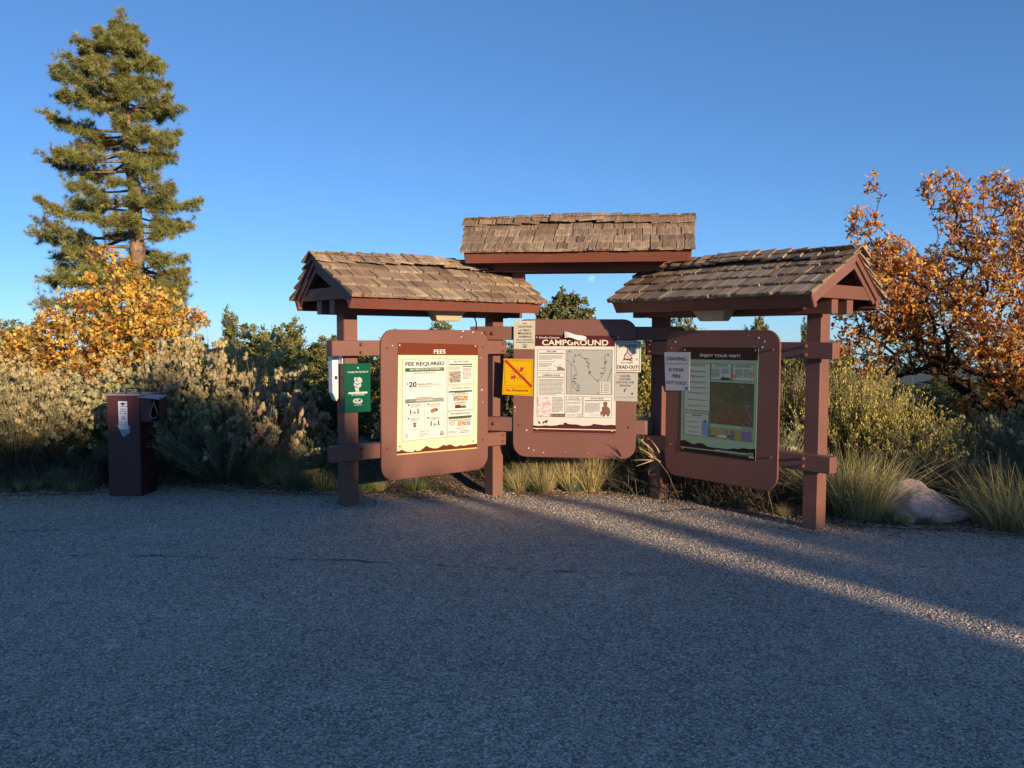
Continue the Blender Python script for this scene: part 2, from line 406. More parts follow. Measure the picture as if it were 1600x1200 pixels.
SL = .593
def make_roof(k, u0, u1, r0, r1, zr, capn):
    """u0,u1 ends of the eaves; r0,r1 ends of the ridge; zr shingle surface at the ridge"""
    vc = .2
    zs = lambda v, o=0: zr - o - abs(v - vc) * SL
    ang = math.atan(SL); cs, sn = math.cos(ang), math.sin(ang)
    mb = MB()
    for s in (-1, 1):
        v1 = vc + s * .56
        top = [(r0, vc, zs(vc, .035)), (r1, vc, zs(vc, .035)), (u1, v1, zs(v1, .035)), (u0, v1, zs(v1, .035))]
        mb.prism(top, (0, 0, -.022))
    roof = fr_place(mb.obj('roof', M['brown'], kiosk), k)
    def child(mb, name, m=M['brown'], bevel=.003, **kw): return mb.obj(name, m, roof, bevel, **kw)
    # fascia boards along both eaves
    for s in (-1, 1):
        v = vc + s * .553; z = zs(v, .057)
        dv, dz = -s * sn * .125, -cs * .125        # down the board
        tv, tz = -s * cs * .035, sn * .035 * -1 * -1  # thickness, inward and up the slope
        q = [(v, z), (v + dv, z + dz), (v + dv + tv, z + dz + tz), (v + tv, z + tz)]
        e0, e1 = u0 + .0, u1 - .0
        mb = MB(); pts = [(e0, a, b_) for a, b_ in q]
        mb.prism(pts, (e1 - e0, 0, 0)); child(mb, 'fascia', M['fascia'])
        q = [(v - s * -.006, z + .004), (v - s * -.006 + dv * .17, z + dz * .17), (v + dv * .17, z + dz * .17), (v, z + .002)]
        mb = MB().prism([(e0 + .002, a, b_) for a, b_ in q], (e1 - e0 - .004, 0, 0)); child(mb, 'drip_strip', M['fascia'], 0)
    # gable ends
    for e, rr, s in ((u0, r0, -1), (u1, r1, 1)):
        for t in (-1, 1):
            def L(h, off):  # point on line at half-distance h
                return (vc + t * h, zr - off - h * SL)
            def uu(h): return e + (rr - e) * (1 - h / .56)
            a = [(.003, .045), (.555, .052), (.493, .200), (.462, .165), (.478, .122), (.003, .112)]
            pts = []
            for h, off in a:
                v, z = L(h, off); pts.append((uu(h) - s * .012, v, z))
            child(MB().prism(pts, (-s * .035, 0, 0)), 'barge_board')
            pts = []
            for h, off in ((.003, .114), (.49, .122), (.45, .178), (.003, .170)):
                v, z = L(h, off); pts.append((uu(h) - s * .030, v, z))
            child(MB().prism(pts, (-s * .04, 0, 0)), 'gable_rafter')
        zt = zr - .31
        child(MB().prism([(e + s * .012, vc - .222, zt + .005), (e + s * .012, vc + .222, zt + .005), (e - s * .012, vc + .395, zt - .10), (e - s * .012, vc - .395, zt - .10)], (-s * .04, 0, 0)), 'gable_tie')
    # shingles
    rr_ = random.Random(20 + k)
    R1 = Matrix.Identity(4)
    def place(me, name, u, h, side, lift, w, yaw=0, tilt=0, length=1, kind=None):
        o = put(name, me, roof, kind=kind)
        v = vc + side * h
        # local: x along u, y up the slope, z normal
        xd = Vector((1, 0, 0)) * (1 if side < 0 else -1); yd = Vector((0, -side * cs, sn)); zd = xd.cross(yd)
        m = Matrix((xd, yd, zd)).transposed().to_4x4()
        m = Matrix.Translation(Vector((u, v, zs(v, .035) + lift))) @ m @ Matrix.Rotation(yaw, 4, 'Z') @ Matrix.Rotation(tilt, 4, 'X') @ Matrix.Diagonal((w, length, 1, 1))
        o.matrix_local = m
        return o, m
    expo, nrow = .156, 4
    for side in (-1, 1):
        start = []
        for row in range(nrow):
            h0 = .592 - row * expo * cs
            ext = (1 - h0 / .56)
            a_, b_ = u0 + (r0 - u0) * ext - .035, u1 + (r1 - u1) * ext + .035
            u = a_
            while u < b_ - .01:
                w = rr_.choice([.07, .09, .11, .13, .15, .17, .2, .23])
                if b_ - (u + w) < .05: w = b_ - u
                hh = h0 + rr_.uniform(-.010, .013)
                args = (u + w / 2, hh, side, .001 + rr_.uniform(0, .004), w - rr_.uniform(.004, .013), rr_.uniform(-.012, .012), -R(3.4) + rr_.uniform(-.012, .006))
                if side < 0: place(rr_.choice(SHM), 'shingle', *args)
                else: start.append(args)
                u += w
        # the hidden back slope and the doubled starter course are each one part
        vs, fs = [], []
        def add(args):
            o, mm = place(SHM[len(vs) % len(SHM)], 'shingle', *args); me = o.data
            i = len(vs); vs.extend([tuple(mm @ v.co) for v in me.vertices]); fs.extend([tuple(i + x for x in p.vertices) for p in me.polygons])
            bpy.data.objects.remove(o)
        for a in start: add(a)
        u = u0 - .03
        while u < u1 + .03:
            w = min(rr_.uniform(.08, .2), u1 + .034 - u)
            if w < .02: break
            add((u + w / 2, .585 + rr_.uniform(-.004, .006), side, -.014, w - .004, rr_.uniform(-.02, .02), -.01)); u += w
        mb = MB(); mb.v = vs; mb.f = fs
        mb.obj('starter_course' if side < 0 else 'shingle_course', M['shingle'], roof, kind='stuff')
    # ridge caps, lapped from both ends to the middle
    L_ = r1 - r0 + .06; step = L_ / (2 * capn + 1)
    for side in (1, -1):
        for j in range(2 * capn + 1):
            left = j < capn; mid = j == capn
            lay = j if left else (2 * capn - j)
            cu = r0 - .03 + step * (j + .5)
            ln = .16 + rr_.uniform(-.012, .012)
            ww = step * (1.5 if mid else 1.42)
            shift = 0 if mid else (step * .2 if left else -step * .2)
            o = put('ridge_shingle', CAPM[(j + (side > 0)) % len(CAPM)], roof)
            lift = .030 + .0062 * lay
            tl = 0 if mid else (R(-4.2) if left else R(4.2))
            xd = Vector((1, 0, 0)) * (1 if side < 0 else -1); yd = Vector((0, -side * cs, sn)); zd = xd.cross(yd)
            m = Matrix((xd, yd, zd)).transposed().to_4x4()
            hb = ln * cs - (.006 if side < 0 else .0)
            tlx = tl if side < 0 else -tl
            o.matrix_local = Matrix.Translation(Vector((cu + shift, vc + side * hb, zr - .035 - hb * SL + lift))) @ m @ Matrix.Rotation(-tlx, 4, 'Y') @ Matrix.Rotation(rr_.uniform(-.012, .012), 4, 'Z') @ Matrix.Diagonal((ww, ln / .17 * 1.02, 1, 1))
    return roof

def shingle_mesh(i, length=.32, t0=.004, t1=.022):
    r = random.Random(i)
    nseg = 4
    mb = MB(); top0, top1, bot0, bot1 = [], [], [], []
    for j in range(nseg + 1):
        x = -.5 + j / nseg
        jj = r.uniform(-.005, .005)
        th = t1 * r.uniform(.8, 1.15)
        bot0.append((x, jj, 0)); top0.append((x, jj + r.uniform(0, .002), th)); top1.append((x, length, t0)); bot1.append((x, length, 0))
    for j in range(nseg):
        mb.poly([top0[j], top0[j + 1], top1[j + 1], top1[j]])
        mb.poly([bot0[j], bot0[j + 1], top0[j + 1], top0[j]])
    mb.poly([bot0[0], top0[0], top1[0], bot1[0]]); mb.poly([bot0[-1], bot1[-1], top1[-1], top0[-1]])
    mb.poly([bot0[0], bot1[0], bot1[-1], bot0[-1]]); mb.poly([bot1[0], top1[0], top1[-1], bot1[-1]])
    return mb.mesh('shingle', M['shingle'])
SHM = [shingle_mesh(i) for i in range(10)]
CAPM = [shingle_mesh(50 + i, .172, .011, .014) for i in range(6)]

make_roof(0, -1.08, 1.015, -1.165, 1.09, 2.325, 7)
make_roof(1, -1.04, 1.097, -1.115, 1.135, 2.80, 6)
make_roof(2, -.995, 1.088, -1.07, 1.165, 2.325, 7)

# beams, posts, crossbars, boards
for k, (b0, b1) in ((0, (-1.045, 1.085)), (2, (-1.075, 1.045))):
    for v0, v1 in ((.035, .128), (.272, .365)):
        kpart(MB().box(b0, b1, v0, v1, 1.795, 1.93), 'roof_beam', k, M['brown'])
    s = -1 if k == 0 else 1
    for uc in (s * -.845, s * .836):
        kpart(MB().box(uc - .068, uc + .068, .13, .27, -.35, 1.925), 'post', k, M['brown'], .006)
    o0, o1 = (-1.078, .862) if k == 0 else (-.893, 1.070)
    for z0, z1 in ((1.430, 1.566), (.506, .642)):
        kpart(MB().box(o0, o1, .021, .128, z0, z1), 'crossbar', k, M['brown'], .005)
for v0, v1 in ((.035, .128), (.272, .365)):
    kpart(MB().box(-.97, 1.03, v0, v1, 2.25, 2.385), 'roof_beam', 1, M['brown'])
for uc in (-.585, .74):
    kpart(MB().box(uc - .06, uc + .06, .14, .26, 2.0, 2.249), 'support_block', 1, M['brown'])
kpart(MB().prism([(-1.052, .02, 1.571), (1.07, .02, 1.571), (1.07, .125, 1.571), (-1.052, .125, 1.571)], (0, 0, .135)), 'crossbar', 1, M['brown'], .005)
kpart(MB().prism([(-1.0, .02, .655), (.705, .02, .645), (.785, .10, .645), (.785, .125, .645), (-1.0, .125, .655)], (0, 0, .14)), 'crossbar', 1, M['brown'], .005)

def rounded(w, h, r, n=7):
    pts = []
    for cx, cz, a0 in ((w / 2 - r, h / 2 - r, 0), (-w / 2 + r, h / 2 - r, 90), (-w / 2 + r, -h / 2 + r, 180), (w / 2 - r, -h / 2 + r, 270)):
        for i in range(n + 1):
            a = R(a0 + 90 * i / n); pts.append((cx + r * math.cos(a), cz + r * math.sin(a)))
    return pts
def disc(mb, x, z, y0, r, d, n=10):
    mb.prism([(x + r * math.cos(2 * math.pi * i / n), y0, z + r * math.sin(2 * math.pi * i / n)) for i in range(n)], (0, -d, 0))
boards = []
for k in range(3):
    zb = FR[k][2]; zc = zb + PH / 2
    mb = MB().prism([(x, 0, z + zc) for x, z in rounded(PW, PH, .135)], (0, .0205, 0))
    b_ = kpart(mb, 'notice_board', k, M['board'], .004)
    boards.append(b_)
    zz = ((1.50, .585) if k != 1 else (1.64, .72))
    for u in (-.545, .545):
        for z in zz:
            mb = MB(); disc(mb, u, z, -.0005, .010, .014, 8)
            mb.obj('bolt', M['bolt'], b_, .002)
    # pale staples and paint chips left on the board
    rs = random.Random(k)
    spots = {0: [(.30, 1.655), (.42, 1.647), (.53, 1.64), (.52, 1.40), (.28, 1.60), (-.49, 1.52), (.53, 1.08), (.54, .96)],
             1: [(.46, 1.66), (.43, 1.60), (-.59, .90), (-.585, .86), (-.40, .47), (-.3, .45), (-.45, .49), (-.47, .67), (-.08, .46), (.15, .455)],
             2: [(-.5, 1.56), (.40, 1.60), (.30, 1.62), (.36, 1.52), (.44, 1.52), (.46, 1.57), (-.52, 1.43)]}[k]
    for u, z in spots:
        mb = MB(); disc(mb, u, z, -.0005, rs.uniform(.003, .009), .002, 6)
        mb.obj('paint_chip', M['white_plastic'], b_)

def bolt_at(k, u, z, v=.021, r=.014, d=.022):
    mb = MB(); disc(mb, u, z, v - .0005, r * 1.35, .004, 10); disc(mb, u, z, v - .004, r, d, 10)
    kpart(mb, 'bolt', k, M['bolt'], .002)
for z in (1.533, 1.463, .608, .545):
    bolt_at(0, -.80, z); bolt_at(0, .815, z, r=.011, d=.012); bolt_at(2, .835, z); bolt_at(2, -.835, z, r=.011)
bolt_at(2, .80, 1.845, .035)
for u in (-.885, -.815): bolt_at(1, u, 1.64, .02, .017)
bolt_at(1, -.80, .73, .02, .016)
# flood lamp boxes under the front beams
for k, uc in ((0, .07), (2, -.038)):
    mb = MB(); z1 = 1.842; z0 = 1.748
    t = [(uc - .18, -.12, z1), (uc + .18, -.12, z1), (uc + .18, .028, z1), (uc - .18, .028, z1)]
    b0 = [(uc - .125, -.085, z0), (uc + .125, -.085, z0), (uc + .125, .015, z0), (uc - .125, .015, z0)]
    i = 0
    mb.v = t + b0; mb.f = [(0, 1, 2, 3), (7, 6, 5, 4)] + [(a_, a_ + 4, (a_ + 1) % 4 + 4, (a_ + 1) % 4) for a_ in range(4)]
    l = kpart(mb, 'lamp', k, M['lamp'], .006)
    MB().box(uc - .186, uc + .186, -.127, .033, z1 - .003, z1 + .012).obj('lamp_rim', M['lamp'], l, .003)
kpart(MB().tube([(.43, .0, 1.84), (.45, .02, 1.80), (.50, .05, 1.745), (.53, .09, 1.70), (.55, .12, 1.60)], .007, 6), 'cable', 0, M['black'], 0, smooth=True)

